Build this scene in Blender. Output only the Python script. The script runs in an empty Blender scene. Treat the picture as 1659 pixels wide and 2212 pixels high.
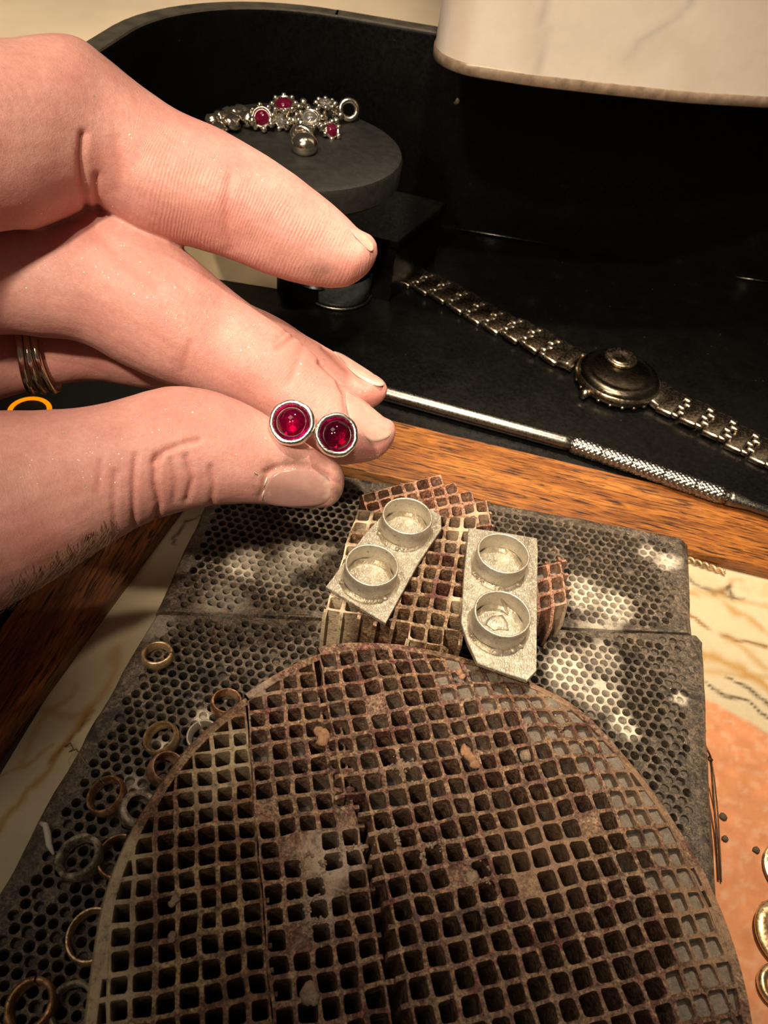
import bpy, bmesh, math, random
import numpy as np
from mathutils import Vector, Matrix
from mathutils.bvhtree import BVHTree

# ------------------------------------------------------------------ units: everything is laid out in centimetres,
# and one pass at the end turns it into metres
S = 0.01
sc = bpy.context.scene
COL = sc.collection

# ------------------------------------------------------------------ camera (phone held above the bench)
F_PX, CX, CY, CAM_H = 1660.0, 829.5, 1106.0, 13.0
_y = np.array([0.2212, 0.6990, -0.6801]); _y /= np.linalg.norm(_y)
_x = np.array([0.9686, -0.2385, 0.0700]); _x -= _y * _x.dot(_y); _x /= np.linalg.norm(_x)
_z = np.cross(_x, _y)
ROT = np.array([_x, _y, _z])                       # camera axes -> world
CAM = np.array([0.0, 0.0, CAM_H])
cam_data = bpy.data.cameras.new('camera')
cam = bpy.data.objects.new('camera', cam_data)
COL.objects.link(cam)
cam_data.sensor_fit = 'VERTICAL'
cam_data.sensor_height = 36.0
cam_data.sensor_width = 27.0
cam_data.lens = F_PX / 2212.0 * 36.0
cam_data.clip_start = 0.002
cam_data.clip_end = 20.0
cam.matrix_world = Matrix.Translation(Vector(CAM * S)) @ Matrix(ROT.tolist()).to_4x4()
cam_data.dof.use_dof = True
cam_data.dof.focus_distance = 0.132
cam_data.dof.aperture_fstop = 60.0
sc.camera = cam

# ------------------------------------------------------------------ world, lamps, exposure
world = bpy.data.worlds.new('world'); sc.world = world
world.use_nodes = True
world.node_tree.nodes['Background'].inputs[0].default_value = (1.0, 0.80, 0.58, 1)
world.node_tree.nodes['Background'].inputs[1].default_value = 0.05

def aim(o, target):
    d = Vector(target) - o.location
    o.rotation_euler = d.to_track_quat('-Z', 'Y').to_euler()

def spot(name, loc, target, power, angle, blend, size, color):
    l = bpy.data.lights.new(name, 'SPOT')
    l.energy = power; l.spot_size = math.radians(angle); l.spot_blend = blend
    l.shadow_soft_size = size; l.color = color
    o = bpy.data.objects.new(name, l); COL.objects.link(o)
    o.location = Vector(loc) * S; aim(o, Vector(target) * S)
    return o

def area(name, loc, target, power, sx, sy, color):
    l = bpy.data.lights.new(name, 'AREA')
    l.shape = 'RECTANGLE'; l.size = sx * S; l.size_y = sy * S; l.energy = power; l.color = color
    o = bpy.data.objects.new(name, l); COL.objects.link(o)
    o.location = Vector(loc) * S; aim(o, Vector(target) * S)
    return o

WARM = (1.0, 0.80, 0.58)
spot('front_lamp', (-9, -13, 36), (0.2, 15.2, 3), 7.6, 31, 0.9, 0.012, WARM)
spot('overhead_lamp', (1, 19, 46), (4.4, 12.8, 0), 12.5, 31, 0.9, 0.012, WARM)
spot('track_light', (6, -40, 100), (2, 30, 8), 42.0, 24, 0.6, 0.02, WARM)
spot('second_track_light', (-34, -30, 100), (-27, 43, 0), 88.0, 20, 0.5, 0.02, WARM)
area('ceiling_light', (-25, -10, 110), (0, 25, 0), 2.0, 40, 40, (1.0, 0.82, 0.62))

sc.view_settings.view_transform = 'Standard'
sc.view_settings.look = 'None'
sc.view_settings.gamma = 1.0
sc.view_settings.exposure = 0.0
sc.view_settings.use_curve_mapping = False

# ------------------------------------------------------------------ measuring helpers
def ray(px, py):
    return ROT @ np.array([(px - CX) / F_PX, (CY - py) / F_PX, -1.0])
def P(px, py, d):                                   # point at depth d
    return CAM + ray(px, py) * d
def G(px, py, z=0.0):                               # point on the level z
    r = ray(px, py)
    return CAM + r * ((z - CAM_H) / r[2])
def proj(v):
    c = (np.asarray(v) - CAM) @ ROT
    return np.stack([CX + F_PX * c[..., 0] / -c[..., 2], CY - F_PX * c[..., 1] / -c[..., 2], -c[..., 2]], -1)
def unit(v):
    v = np.asarray(v, float)
    return v / max(1e-9, np.linalg.norm(v))
def sstep(a, b, x):
    t = np.clip((x - a) / (b - a), 0, 1)
    return t * t * (3 - 2 * t)

def _hash(ix, iy, iz, seed):
    n = (ix.astype(np.int64) * 374761393 + iy.astype(np.int64) * 668265263 + iz.astype(np.int64) * 2147483647 + seed * 1274126177) & 0xFFFFFFFF
    n = ((n ^ (n >> 13)) * 1274126177) & 0xFFFFFFFF
    n = (n ^ (n >> 16)) & 0xFFFFFF
    return n / float(0xFFFFFF)
def vnoise(p, seed=0):                              # value noise 0..1, p is (n,3)
    p = np.asarray(p, float)
    i = np.floor(p).astype(np.int64); f = p - i
    f = f * f * (3 - 2 * f)
    out = 0
    for dx in (0, 1):
        for dy in (0, 1):
            for dz in (0, 1):
                w = (f[:, 0] if dx else 1 - f[:, 0]) * (f[:, 1] if dy else 1 - f[:, 1]) * (f[:, 2] if dz else 1 - f[:, 2])
                out = out + w * _hash(i[:, 0] + dx, i[:, 1] + dy, i[:, 2] + dz, seed)
    return out
def fbm(p, seed=0, octaves=4):
    p = np.asarray(p, float); a, s, t = 1.0, 0.0, 0.0
    for o in range(octaves):
        s = s + a * vnoise(p * 2 ** o, seed + o * 17); t += a; a *= 0.5
    return s / t

# ------------------------------------------------------------------ objects
THINGS = {}
def base_of(verts):
    v = np.asarray(verts)
    return np.array([(v[:, 0].min() + v[:, 0].max()) / 2, (v[:, 1].min() + v[:, 1].max()) / 2, v[:, 2].min()])
def thing(name, label, cat, loc, group=None):
    o = bpy.data.objects.new(name, None); COL.objects.link(o)
    o.empty_display_size = 0.5
    o.location = Vector(loc)
    o['label'] = label; o['category'] = cat
    if group: o['group'] = group
    return o
def tag(o, label, cat, group=None, kind=None):
    if label: o['label'] = label
    if cat: o['category'] = cat
    if group: o['group'] = group
    if kind: o['kind'] = kind
    return o
def wloc(o):
    v = Vector((0, 0, 0))
    while o is not None:
        v = v + o.location; o = o.parent
    return v
def obj(name, vf, m, parent=None, smooth=True, attrs=None, split=None):
    """one mesh object from (verts, faces) in world centimetres"""
    verts, faces = vf
    verts = np.asarray(verts, float)
    loc = np.array(base_of(verts)) if parent is None else np.array(wloc(parent))
    me = bpy.data.meshes.new(name)
    me.from_pydata((verts - loc).tolist(), [], [tuple(int(i) for i in f) for f in faces])
    if attrs:
        for an, av in attrs.items():
            av = np.asarray(av, float)
            if av.ndim == 1:
                at = me.attributes.new(an, 'FLOAT', 'POINT'); at.data.foreach_set('value', av)
            else:
                at = me.attributes.new(an, 'FLOAT_COLOR', 'POINT')
                at.data.foreach_set('color', np.concatenate([av, np.ones((len(av), 1))], 1).ravel())
    me.materials.append(m)
    if smooth:
        me.shade_smooth()
    me.update()
    o = bpy.data.objects.new(name, me); COL.objects.link(o)
    if parent is None: o.location = Vector(loc)
    else: o.parent = parent
    if split is not None and smooth:
        me.set_sharp_from_angle(angle=math.radians(split))
    return o

class MB:
    def __init__(self): self.v = []; self.f = []
    def add(self, vf):
        n = len(self.v); v, f = vf
        self.v.extend([tuple(map(float, p)) for p in v]); self.f.extend([tuple(int(i) + n for i in q) for q in f])
        return self
    def out(self): return self.v, self.f

def frame(n, ref=(0, 0, 1)):
    n = unit(n); ref = np.array(ref, float)
    if abs(n.dot(unit(ref))) > 0.95: ref = np.array([0, 1.0, 0]) if abs(n[1]) < 0.9 else np.array([1.0, 0, 0])
    a = unit(np.cross(ref, n)); b = np.cross(n, a)
    return a, b, n
def lathe(profile, center=(0, 0, 0), axis=(0, 0, 1), n=32, wob=None, a0=0.0, a1=2 * math.pi, close_prof=False):
    """profile: list of (radius, height) along axis"""
    a, b, c = frame(axis); center = np.array(center, float)
    full = abs(a1 - a0 - 2 * math.pi) < 1e-6
    k = n if full else n + 1
    v, f = [], []
    for i in range(k):
        t = a0 + (a1 - a0) * i / n
        d = a * math.cos(t) + b * math.sin(t)
        w = wob(t) if wob else 1.0
        for r, h in profile: v.append(center + d * (r * w) + c * h)
    m = len(profile)
    for i in range(n):
        i2 = (i + 1) % k
        for j in range(m if close_prof else m - 1):
            j2 = (j + 1) % m
            f.append((i * m + j, i2 * m + j, i2 * m + j2, i * m + j2))
    if not full and close_prof:
        f.append(tuple(range(m))[::-1]); f.append(tuple((k - 1) * m + j for j in range(m)))
    return v, f
def tube(pts, rad, n=10, caps=True):
    pts = [np.array(p, float) for p in pts]
    if not hasattr(rad, '__len__'): rad = [rad] * len(pts)
    v, f = [], []; prev = None
    for i, p in enumerate(pts):
        t = unit(pts[min(i + 1, len(pts) - 1)] - pts[max(i - 1, 0)])
        if prev is None: a, b, _ = frame(t)
        else:
            a = unit(prev - t * prev.dot(t)); b = np.cross(t, a)
        prev = a
        for k in range(n):
            q = 2 * math.pi * k / n
            v.append(p + (a * math.cos(q) + b * math.sin(q)) * rad[i])
    for i in range(len(pts) - 1):
        for k in range(n):
            k2 = (k + 1) % n
            f.append((i * n + k, i * n + k2, (i + 1) * n + k2, (i + 1) * n + k))
    if caps:
        f.append(tuple(range(n))[::-1]); f.append(tuple((len(pts) - 1) * n + k for k in range(n)))
    return v, f
def box(c, size, ax=(1, 0, 0), ay=(0, 1, 0), az=None, bev=0.0):
    c = np.array(c, float); ax = unit(ax); ay = unit(ay)
    az = np.cross(ax, ay) if az is None else unit(az)
    hx, hy, hz = [s / 2 for s in size]
    bm = bmesh.new()
    bmesh.ops.create_cube(bm, size=1.0)
    for q in bm.verts: q.co = Vector((q.co.x * size[0], q.co.y * size[1], q.co.z * size[2]))
    if bev > 0:
        bmesh.ops.bevel(bm, geom=bm.edges[:], offset=bev, segments=2, affect='EDGES', profile=0.5)
    bm.verts.index_update()
    v = [c + ax * q.co.x + ay * q.co.y + az * q.co.z for q in bm.verts]
    f = [[q.index for q in fc.verts] for fc in bm.faces]
    bm.free()
    return v, f
def ball(c, r, n=10, m=7, sq=(1, 1, 1)):
    v, f = [], []
    c = np.array(c, float)
    for j in range(m + 1):
        ph = math.pi * j / m
        for i in range(n):
            t = 2 * math.pi * i / n
            v.append(c + r * np.array([math.sin(ph) * math.cos(t) * sq[0], math.sin(ph) * math.sin(t) * sq[1], math.cos(ph) * sq[2]]))
    for j in range(m):
        for i in range(n):
            i2 = (i + 1) % n
            f.append((j * n + i, (j + 1) * n + i, (j + 1) * n + i2, j * n + i2))
    return v, f
def crumb(c, r, seed, sq=(1, 1, .7), n=9, m=6):
    v, f = ball((0, 0, 0), 1.0, n, m)
    v = np.array(v)
    k = 0.6 + 0.8 * vnoise(v * 1.7 + seed * 3.1, seed)
    v = v * k[:, None] * r * np.array(sq) + np.array(c)
    return v, f
def prism(poly, z0, z1, bev=0.0):
    """poly: list of 3-D-less (x, y); z0/z1 numbers or functions of (x, y)"""
    g0 = z0 if callable(z0) else (lambda x, y: z0)
    g1 = z1 if callable(z1) else (lambda x, y: z1)
    n = len(poly); poly = [np.array(p[:2], float) for p in poly]
    c = sum(poly) / n
    v, f = [], []
    def ringv(sh, dz, g):
        for p in poly:
            q = p + unit(c - p) * sh
            v.append((q[0], q[1], g(q[0], q[1]) + dz))
    ringv(0, 0, g0); ringv(0, -bev, g1); ringv(bev, 0, g1)
    for r in range(2):
        for i in range(n):
            j = (i + 1) % n
            f.append((r * n + i, r * n + j, (r + 1) * n + j, (r + 1) * n + i))
    f.append(tuple(range(n))[::-1]); f.append(tuple(2 * n + i for i in range(n)))
    return v, f
def copy_tree(o, parent=None):
    c = o.copy(); COL.objects.link(c); c.parent = parent
    for ch in list(o.children): copy_tree(ch, c)
    return c

# ------------------------------------------------------------------ materials
def newmat(name):
    m = bpy.data.materials.new(name); m.use_nodes = True
    nt = m.node_tree
    bs = nt.nodes['Principled BSDF']
    return m, nt, bs
def N(nt, typ, **kw):
    n = nt.nodes.new(typ)
    for k, v in kw.items():
        if k in n.inputs.keys() if isinstance(k, str) else False: n.inputs[k].default_value = v
        else: setattr(n, k, v)
    return n
def coords(nt, scale=(1, 1, 1), rot=(0, 0, 0)):     # object coordinates in centimetres
    tc = nt.nodes.new('ShaderNodeTexCoord'); mp = nt.nodes.new('ShaderNodeMapping')
    mp.inputs['Scale'].default_value = [100 * s for s in scale]
    mp.inputs['Rotation'].default_value = rot
    nt.links.new(tc.outputs['Object'], mp.inputs['Vector'])
    return mp.outputs[0]
def noise(nt, vec, scale, detail=6, rough=0.6, dist=0.0):
    n = nt.nodes.new('ShaderNodeTexNoise')
    n.inputs['Scale'].default_value = scale; n.inputs['Detail'].default_value = detail
    n.inputs['Roughness'].default_value = rough; n.inputs['Distortion'].default_value = dist
    nt.links.new(vec, n.inputs['Vector'])
    return n
def ramp(nt, fac, stops, interp='LINEAR'):
    r = nt.nodes.new('ShaderNodeValToRGB'); r.color_ramp.interpolation = interp
    e = r.color_ramp.elements
    while len(e) < len(stops): e.new(0.5)
    for i, (p, c) in enumerate(stops):
        e[i].position = p
        e[i].color = (*c, 1) if len(c) == 3 else c
    nt.links.new(fac, r.inputs['Fac'])
    return r.outputs['Color']
def mix(nt, fac, a, b, mode='MIX'):
    m = nt.nodes.new('ShaderNodeMix'); m.data_type = 'RGBA'; m.blend_type = mode
    for sock, val in ((m.inputs['Factor'], fac), (m.inputs['A'], a), (m.inputs['B'], b)):
        pass
    s = [i for i in m.inputs if i.enabled]
    for sock, val in zip(s, (fac, a, b)):
        if isinstance(val, (int, float)): sock.default_value = val
        elif isinstance(val, tuple): sock.default_value = (*val, 1) if len(val) == 3 else val
        else: nt.links.new(val, sock)
    return [o for o in m.outputs if o.enabled][0]
def mathn(nt, op, a, b=None, clamp=False):
    m = nt.nodes.new('ShaderNodeMath'); m.operation = op; m.use_clamp = clamp
    for i, val in enumerate((a, b)):
        if val is None: continue
        if isinstance(val, (int, float)): m.inputs[i].default_value = val
        else: nt.links.new(val, m.inputs[i])
    return m.outputs[0]
def bump(nt, bs, height, dist_cm, strength=1.0, prev=None):
    b = nt.nodes.new('ShaderNodeBump')
    b.inputs['Distance'].default_value = dist_cm * S
    b.inputs['Strength'].default_value = strength
    nt.links.new(height, b.inputs['Height'])
    if prev is not None: nt.links.new(prev, b.inputs['Normal'])
    nt.links.new(b.outputs[0], bs.inputs['Normal'])
    return b.outputs[0]
def attr(nt, name):
    a = nt.nodes.new('ShaderNodeAttribute'); a.attribute_name = name
    return a

def m_plain(name, col, rough=0.5, metal=0.0, var=0.15, scale=3.0, bmp=0.0, spec=0.5, bscale=None):
    m, nt, bs = newmat(name)
    v = coords(nt)
    n = noise(nt, v, scale, 5)
    c2 = tuple(max(0, c * (1 - var)) for c in col); c3 = tuple(min(1, c * (1 + var)) for c in col)
    nt.links.new(ramp(nt, n.outputs['Fac'], [(0.3, c2), (0.7, c3)]), bs.inputs['Base Color'])
    bs.inputs['Metallic'].default_value = metal
    nt.links.new(ramp(nt, n.outputs['Fac'], [(0.3, (rough * .85,) * 3), (0.7, (min(1, rough * 1.15),) * 3)]), bs.inputs['Roughness'])
    bs.inputs['Specular IOR Level'].default_value = spec
    if bmp > 0:
        n2 = noise(nt, v, bscale or scale * 6, 4)
        bump(nt, bs, n2.outputs['Fac'], bmp)
    return m

def m_black_plastic():
    m, nt, bs = newmat('black_plastic')
    v = coords(nt)
    n = noise(nt, v, 1.2, 6, 0.65)
    dust = noise(nt, v, 9, 4, 0.7)
    vo = nt.nodes.new('ShaderNodeTexVoronoi'); vo.inputs['Scale'].default_value = 1.6
    nt.links.new(v, vo.inputs['Vector'])
    sp = ramp(nt, vo.outputs['Distance'], [(0.0, (1, 1, 1)), (0.045, (0, 0, 0))])
    base = ramp(nt, n.outputs['Fac'], [(0.3, (0.0015, 0.0015, 0.0013)), (0.62, (0.003, 0.003, 0.0027)), (0.85, (0.009, 0.0085, 0.007))])
    c = mix(nt, mathn(nt, 'MULTIPLY', sp, 0.5), base, (0.10, 0.09, 0.07))
    nt.links.new(c, bs.inputs['Base Color'])
    nt.links.new(ramp(nt, dust.outputs['Fac'], [(0.35, (0.22,) * 3), (0.7, (0.42,) * 3)]), bs.inputs['Roughness'])
    bs.inputs['Specular IOR Level'].default_value = 0.18
    bump(nt, bs, dust.outputs['Fac'], 0.01, 0.3)
    return m

def m_wood(name, axis, hue=1.0):
    m, nt, bs = newmat(name)
    sc3 = (0.12, 1.0, 1.0) if axis == 'x' else (1.0, 0.12, 1.0)
    v = coords(nt, sc3)
    n1 = noise(nt, v, 2.2, 8, 0.62, 0.6)
    n2 = noise(nt, v, 17.0, 6, 0.7, 0.25)
    v2 = coords(nt, tuple(s * (0.55 if s < 1 else 1) for s in sc3))
    n3 = noise(nt, v2, 19.0, 3, 0.6, 0.5)
    base = ramp(nt, n1.outputs['Fac'], [(0.25, (0.11, 0.036, 0.006)), (0.45, (0.25, 0.085, 0.013)), (0.6, (0.37, 0.14, 0.022)), (0.8, (0.46, 0.20, 0.04))])
    streak = ramp(nt, n2.outputs['Fac'], [(0.40, (0.38, 0.27, 0.19)), (0.56, (1, 1, 1))])
    c = mix(nt, 0.8, base, streak, 'MULTIPLY')
    pores = ramp(nt, n3.outputs['Fac'], [(0.39, (0.03, 0.012, 0.005)), (0.46, (1, 1, 1))])
    c = mix(nt, 0.9, c, pores, 'MULTIPLY')
    nt.links.new(c, bs.inputs['Base Color'])
    bs.inputs['Roughness'].default_value = 0.42
    bs.inputs['Coat Weight'].default_value = 0.25; bs.inputs['Coat Roughness'].default_value = 0.25
    bump(nt, bs, n3.outputs['Fac'], 0.02, 0.6)
    return m

def m_colattr(name, rough, spec=0.5, bmp=0.0, bscale=20, fine=0.25):
    """colour from the mesh's own printed pattern"""
    m, nt, bs = newmat(name)
    a = attr(nt, 'col'); v = coords(nt)
    n = noise(nt, v, bscale, 5, 0.65)
    c = mix(nt, fine, a.outputs['Color'], ramp(nt, n.outputs['Fac'], [(0.3, (0.5, 0.5, 0.5)), (0.7, (1.3, 1.3, 1.3))]), 'MULTIPLY')
    nt.links.new(c, bs.inputs['Base Color'])
    bs.inputs['Roughness'].default_value = rough
    bs.inputs['Specular IOR Level'].default_value = spec
    if bmp: bump(nt, bs, n.outputs['Fac'], bmp, 0.5)
    return m

def m_ceramic(name, stops, glaze=0.5, bmp=0.025, seed=0.0, zone=0.9, bright=None):
    """used, fired ceramic: stained, crusty, with patches of glassy flux"""
    m, nt, bs = newmat(name)
    v0 = coords(nt)
    mp = nt.nodes.new('ShaderNodeMapping'); mp.inputs['Location'].default_value = (seed, seed * .7, seed * .3)
    nt.links.new(v0, mp.inputs['Vector']); v = mp.outputs[0]
    n1 = noise(nt, v, zone, 7, 0.68, 0.8)
    n2 = noise(nt, v, 9, 6, 0.7)
    n3 = noise(nt, v, 26, 4, 0.7)
    n4 = noise(nt, v, 1.5, 4, 0.6, 0.4)
    c = ramp(nt, n1.outputs['Fac'], stops)
    c = mix(nt, 0.75, c, ramp(nt, n2.outputs['Fac'], [(0.34, (0.16, 0.14, 0.12)), (0.5, (0.85, 0.82, 0.8)), (0.66, (1.7, 1.62, 1.5))]), 'MULTIPLY')
    c = mix(nt, 0.75, c, ramp(nt, n3.outputs['Fac'], [(0.40, (0.12, 0.10, 0.085)), (0.50, (0.9, 0.9, 0.9)), (0.62, (1.35, 1.3, 1.2))]), 'MULTIPLY')
    if bright:
        a = attr(nt, 'ash')
        f = mathn(nt, 'MULTIPLY', a.outputs['Fac'], ramp(nt, n2.outputs['Fac'], [(0.24, (0, 0, 0)), (0.50, (1, 1, 1))]))
        c = mix(nt, f, c, bright)
    pg = attr(nt, 'plug')
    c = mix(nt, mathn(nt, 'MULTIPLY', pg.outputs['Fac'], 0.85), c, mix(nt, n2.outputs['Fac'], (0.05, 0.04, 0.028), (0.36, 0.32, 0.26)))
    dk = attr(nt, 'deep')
    c = mix(nt, dk.outputs['Fac'], c, (0.018, 0.013, 0.007))  # channel shadow baked into colour: walls go near-black with depth
    nt.links.new(c, bs.inputs['Base Color'])
    nt.links.new(ramp(nt, n4.outputs['Fac'], [(0.5 - glaze * .2, (0.14,) * 3), (0.5 + glaze * .12, (0.6,) * 3)]), bs.inputs['Roughness'])
    bs.inputs['Specular IOR Level'].default_value = 0.6
    nt.links.new(ramp(nt, n4.outputs['Fac'], [(0.5 - glaze * .1, (glaze * .9,) * 3), (0.5 + glaze * .14, (0, 0, 0))]), bs.inputs['Coat Weight'])
    bs.inputs['Coat Roughness'].default_value = 0.12
    b1 = bump(nt, bs, n2.outputs['Fac'], bmp * 1.5, 0.9)
    b2 = bump(nt, bs, n3.outputs['Fac'], bmp * 0.7, 0.9, b1)
    nt.links.new(b2, bs.inputs['Coat Normal'])
    return m

def m_metal(name, col, rough, bscale=30, bmp=0.004, tarn=None, scratch=False, metal=1.0, tscale=3.0, tpos=(0.45, 0.62)):
    m, nt, bs = newmat(name)
    v = coords(nt, (1, 6, 1) if scratch else (1, 1, 1))
    n = noise(nt, v, bscale, 4, 0.65)
    n2 = noise(nt, coords(nt), tscale, 5, 0.65)
    c = col
    if tarn:
        c = ramp(nt, n2.outputs['Fac'], [(tpos[0], tarn), (tpos[1], col)])
        nt.links.new(c, bs.inputs['Base Color'])
    else: bs.inputs['Base Color'].default_value = (*col, 1)
    bs.inputs['Metallic'].default_value = metal
    nt.links.new(ramp(nt, n.outputs['Fac'], [(0.35, (rough * .7,) * 3), (0.68, (min(1, rough * 1.5),) * 3)]), bs.inputs['Roughness'])
    bump(nt, bs, n.outputs['Fac'], bmp, 0.8)
    return m

def m_pickled():
    """dull white silver sheet with bright flecks"""
    m, nt, bs = newmat('pickled_silver')
    v = coords(nt, (1.0, 1.0, 1.0)); vs = coords(nt, (3.0, 0.8, 1), (0, 0, 0.35))
    n = noise(nt, vs, 16, 4, 0.6); n2 = noise(nt, v, 5, 5, 0.65)
    vo = nt.nodes.new('ShaderNodeTexVoronoi'); vo.inputs['Scale'].default_value = 17
    nt.links.new(vs, vo.inputs['Vector'])
    fleck = ramp(nt, vo.outputs['Distance'], [(0.16, (1, 1, 1)), (0.3, (0, 0, 0))])
    base = ramp(nt, n2.outputs['Fac'], [(0.3, (0.25, 0.225, 0.165)), (0.5, (0.38, 0.35, 0.28)), (0.75, (0.50, 0.47, 0.39))])
    c = mix(nt, mathn(nt, 'MULTIPLY', fleck, 0.9), base, (1.0, 0.93, 0.76))  # sparkle glints painted as near-white flecks in the base colour
    nt.links.new(c, bs.inputs['Base Color'])
    bs.inputs['Metallic'].default_value = 0.62
    nt.links.new(ramp(nt, n.outputs['Fac'], [(0.35, (0.28,) * 3), (0.7, (0.5,) * 3)]), bs.inputs['Roughness'])
    b1 = bump(nt, bs, n.outputs['Fac'], 0.012, 0.8)
    bump(nt, bs, n2.outputs['Fac'], 0.01, 0.6, b1)
    return m

def m_skin():
    m, nt, bs = newmat('skin')
    v = coords(nt)
    n1 = noise(nt, v, 1.1, 6, 0.6); n2 = noise(nt, v, 14, 5, 0.65); n3 = noise(nt, v, 4, 4, 0.6)
    red = attr(nt, 'red'); grime = attr(nt, 'grime'); cut = attr(nt, 'cut'); rid = attr(nt, 'ridge')
    base = ramp(nt, n1.outputs['Fac'], [(0.3, (0.54, 0.25, 0.225)), (0.55, (0.635, 0.33, 0.295)), (0.8, (0.70, 0.41, 0.365))])
    base = mix(nt, 0.35, base, ramp(nt, n2.outputs['Fac'], [(0.3, (0.72, 0.66, 0.62)), (0.7, (1.2, 1.2, 1.2))]), 'MULTIPLY')
    c = mix(nt, mathn(nt, 'MULTIPLY', red.outputs['Fac'], 0.75), base, (0.52, 0.185, 0.15))
    gf = mathn(nt, 'MULTIPLY', grime.outputs['Fac'], ramp(nt, n3.outputs['Fac'], [(0.35, (0.15,) * 3), (0.65, (1,) * 3)]))
    c = mix(nt, gf, c, (0.16, 0.10, 0.07))
    c = mix(nt, cut.outputs['Fac'], c, (0.10, 0.004, 0.008))
    # metal filings clinging to the skin
    vo = nt.nodes.new('ShaderNodeTexVoronoi'); vo.inputs['Scale'].default_value = 9.5
    nt.links.new(v, vo.inputs['Vector'])
    sepc = nt.nodes.new('ShaderNodeSeparateColor'); nt.links.new(vo.outputs['Color'], sepc.inputs[0])
    size = mathn(nt, 'MULTIPLY', sepc.outputs[0], 0.17)
    dust = attr(nt, 'dust')
    fleck = mathn(nt, 'LESS_THAN', vo.outputs['Distance'], size)
    pick = mathn(nt, 'LESS_THAN', sepc.outputs[1], mathn(nt, 'ADD', mathn(nt, 'MULTIPLY', dust.outputs['Fac'], 0.5), 0.10))
    fl = mathn(nt, 'MULTIPLY', fleck, pick)
    vo2 = nt.nodes.new('ShaderNodeTexVoronoi'); vo2.inputs['Scale'].default_value = 30
    nt.links.new(v, vo2.inputs['Vector'])
    sep2 = nt.nodes.new('ShaderNodeSeparateColor'); nt.links.new(vo2.outputs['Color'], sep2.inputs[0])
    fl2 = mathn(nt, 'MULTIPLY', mathn(nt, 'LESS_THAN', vo2.outputs['Distance'], mathn(nt, 'MULTIPLY', sep2.outputs[0], 0.30)), mathn(nt, 'LESS_THAN', sep2.outputs[1], mathn(nt, 'MULTIPLY', dust.outputs['Fac'], 0.75)))
    fl = mathn(nt, 'MAXIMUM', fl, fl2)
    c = mix(nt, fl, c, (0.95, 0.88, 0.76))
    nt.links.new(c, bs.inputs['Base Color'])
    nt.links.new(mathn(nt, 'MULTIPLY', fl, 0.75), bs.inputs['Metallic'])
    nt.links.new(mathn(nt, 'SUBTRACT', 0.50, mathn(nt, 'MULTIPLY', fl, 0.22)), bs.inputs['Roughness'])
    bs.inputs['Specular IOR Level'].default_value = 0.42
    bs.inputs['Subsurface Weight'].default_value = 0.35
    bs.inputs['Subsurface Radius'].default_value = (1.0, 0.36, 0.2)
    bs.inputs['Subsurface Scale'].default_value = 0.0022
    # friction ridges follow the finger, cross-hatched pores elsewhere
    s_at = attr(nt, 'along'); w = nt.nodes.new('ShaderNodeMath'); w.operation = 'SINE'
    wob = mathn(nt, 'MULTIPLY', noise(nt, v, 1.6, 1, 0.4).outputs['Fac'], 6.0)
    nt.links.new(mathn(nt, 'ADD', mathn(nt, 'MULTIPLY', s_at.outputs['Fac'], 118.0), wob), w.inputs[0])
    patchy = ramp(nt, noise(nt, v, 1.8, 4, 0.6).outputs['Fac'], [(0.36, (0.1,) * 3), (0.62, (1,) * 3)])
    ridge = mathn(nt, 'MULTIPLY', mathn(nt, 'MULTIPLY', w.outputs[0], rid.outputs['Fac']), patchy)
    vp = nt.nodes.new('ShaderNodeTexVoronoi'); vp.inputs['Scale'].default_value = 34; vp.feature = 'DISTANCE_TO_EDGE'
    nt.links.new(v, vp.inputs['Vector'])
    pore = ramp(nt, vp.outputs['Distance'], [(0.0, (0, 0, 0)), (0.16, (1, 1, 1))])
    b1 = bump(nt, bs, ridge, 0.0042, 0.6)
    b2 = bump(nt, bs, pore, 0.0035, 0.35, b1)
    b3 = bump(nt, bs, n2.outputs['Fac'], 0.018, 0.5, b2)
    bump(nt, bs, fl, 0.006, 0.8, b3)
    return m

def m_nail(name, col):
    m, nt, bs = newmat(name)
    v = coords(nt); n = noise(nt, v, 6, 5, 0.6)
    vo = nt.nodes.new('ShaderNodeTexVoronoi'); vo.inputs['Scale'].default_value = 11
    nt.links.new(v, vo.inputs['Vector'])
    sepc = nt.nodes.new('ShaderNodeSeparateColor'); nt.links.new(vo.outputs['Color'], sepc.inputs[0])
    fl = mathn(nt, 'MULTIPLY', mathn(nt, 'LESS_THAN', vo.outputs['Distance'], 0.06), mathn(nt, 'LESS_THAN', sepc.outputs[1], 0.3))
    c = ramp(nt, n.outputs['Fac'], [(0.3, tuple(k * .8 for k in col)), (0.7, col)])
    e = attr(nt, 'edge')
    c = mix(nt, e.outputs['Fac'], c, (0.56, 0.42, 0.33))
    c = mix(nt, fl, c, (0.95, 0.9, 0.8))
    nt.links.new(c, bs.inputs['Base Color'])
    nt.links.new(fl, bs.inputs['Metallic'])
    bs.inputs['Roughness'].default_value = 0.22
    bs.inputs['Subsurface Weight'].default_value = 0.3
    bs.inputs['Subsurface Radius'].default_value = (1.0, 0.4, 0.25)
    bs.inputs['Subsurface Scale'].default_value = 0.0015
    bump(nt, bs, n.outputs['Fac'], 0.006, 0.5)
    return m

def m_gem(name, col, trans=0.85, rough=0.03, ior=1.5):
    m, nt, bs = newmat(name)
    v = coords(nt); n = noise(nt, v, 9, 4, 0.6)
    nt.links.new(ramp(nt, n.outputs['Fac'], [(0.35, tuple(k * .6 for k in col)), (0.65, col)]), bs.inputs['Base Color'])
    bs.inputs['Transmission Weight'].default_value = trans
    bs.inputs['Roughness'].default_value = rough
    bs.inputs['IOR'].default_value = ior
    return m

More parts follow.
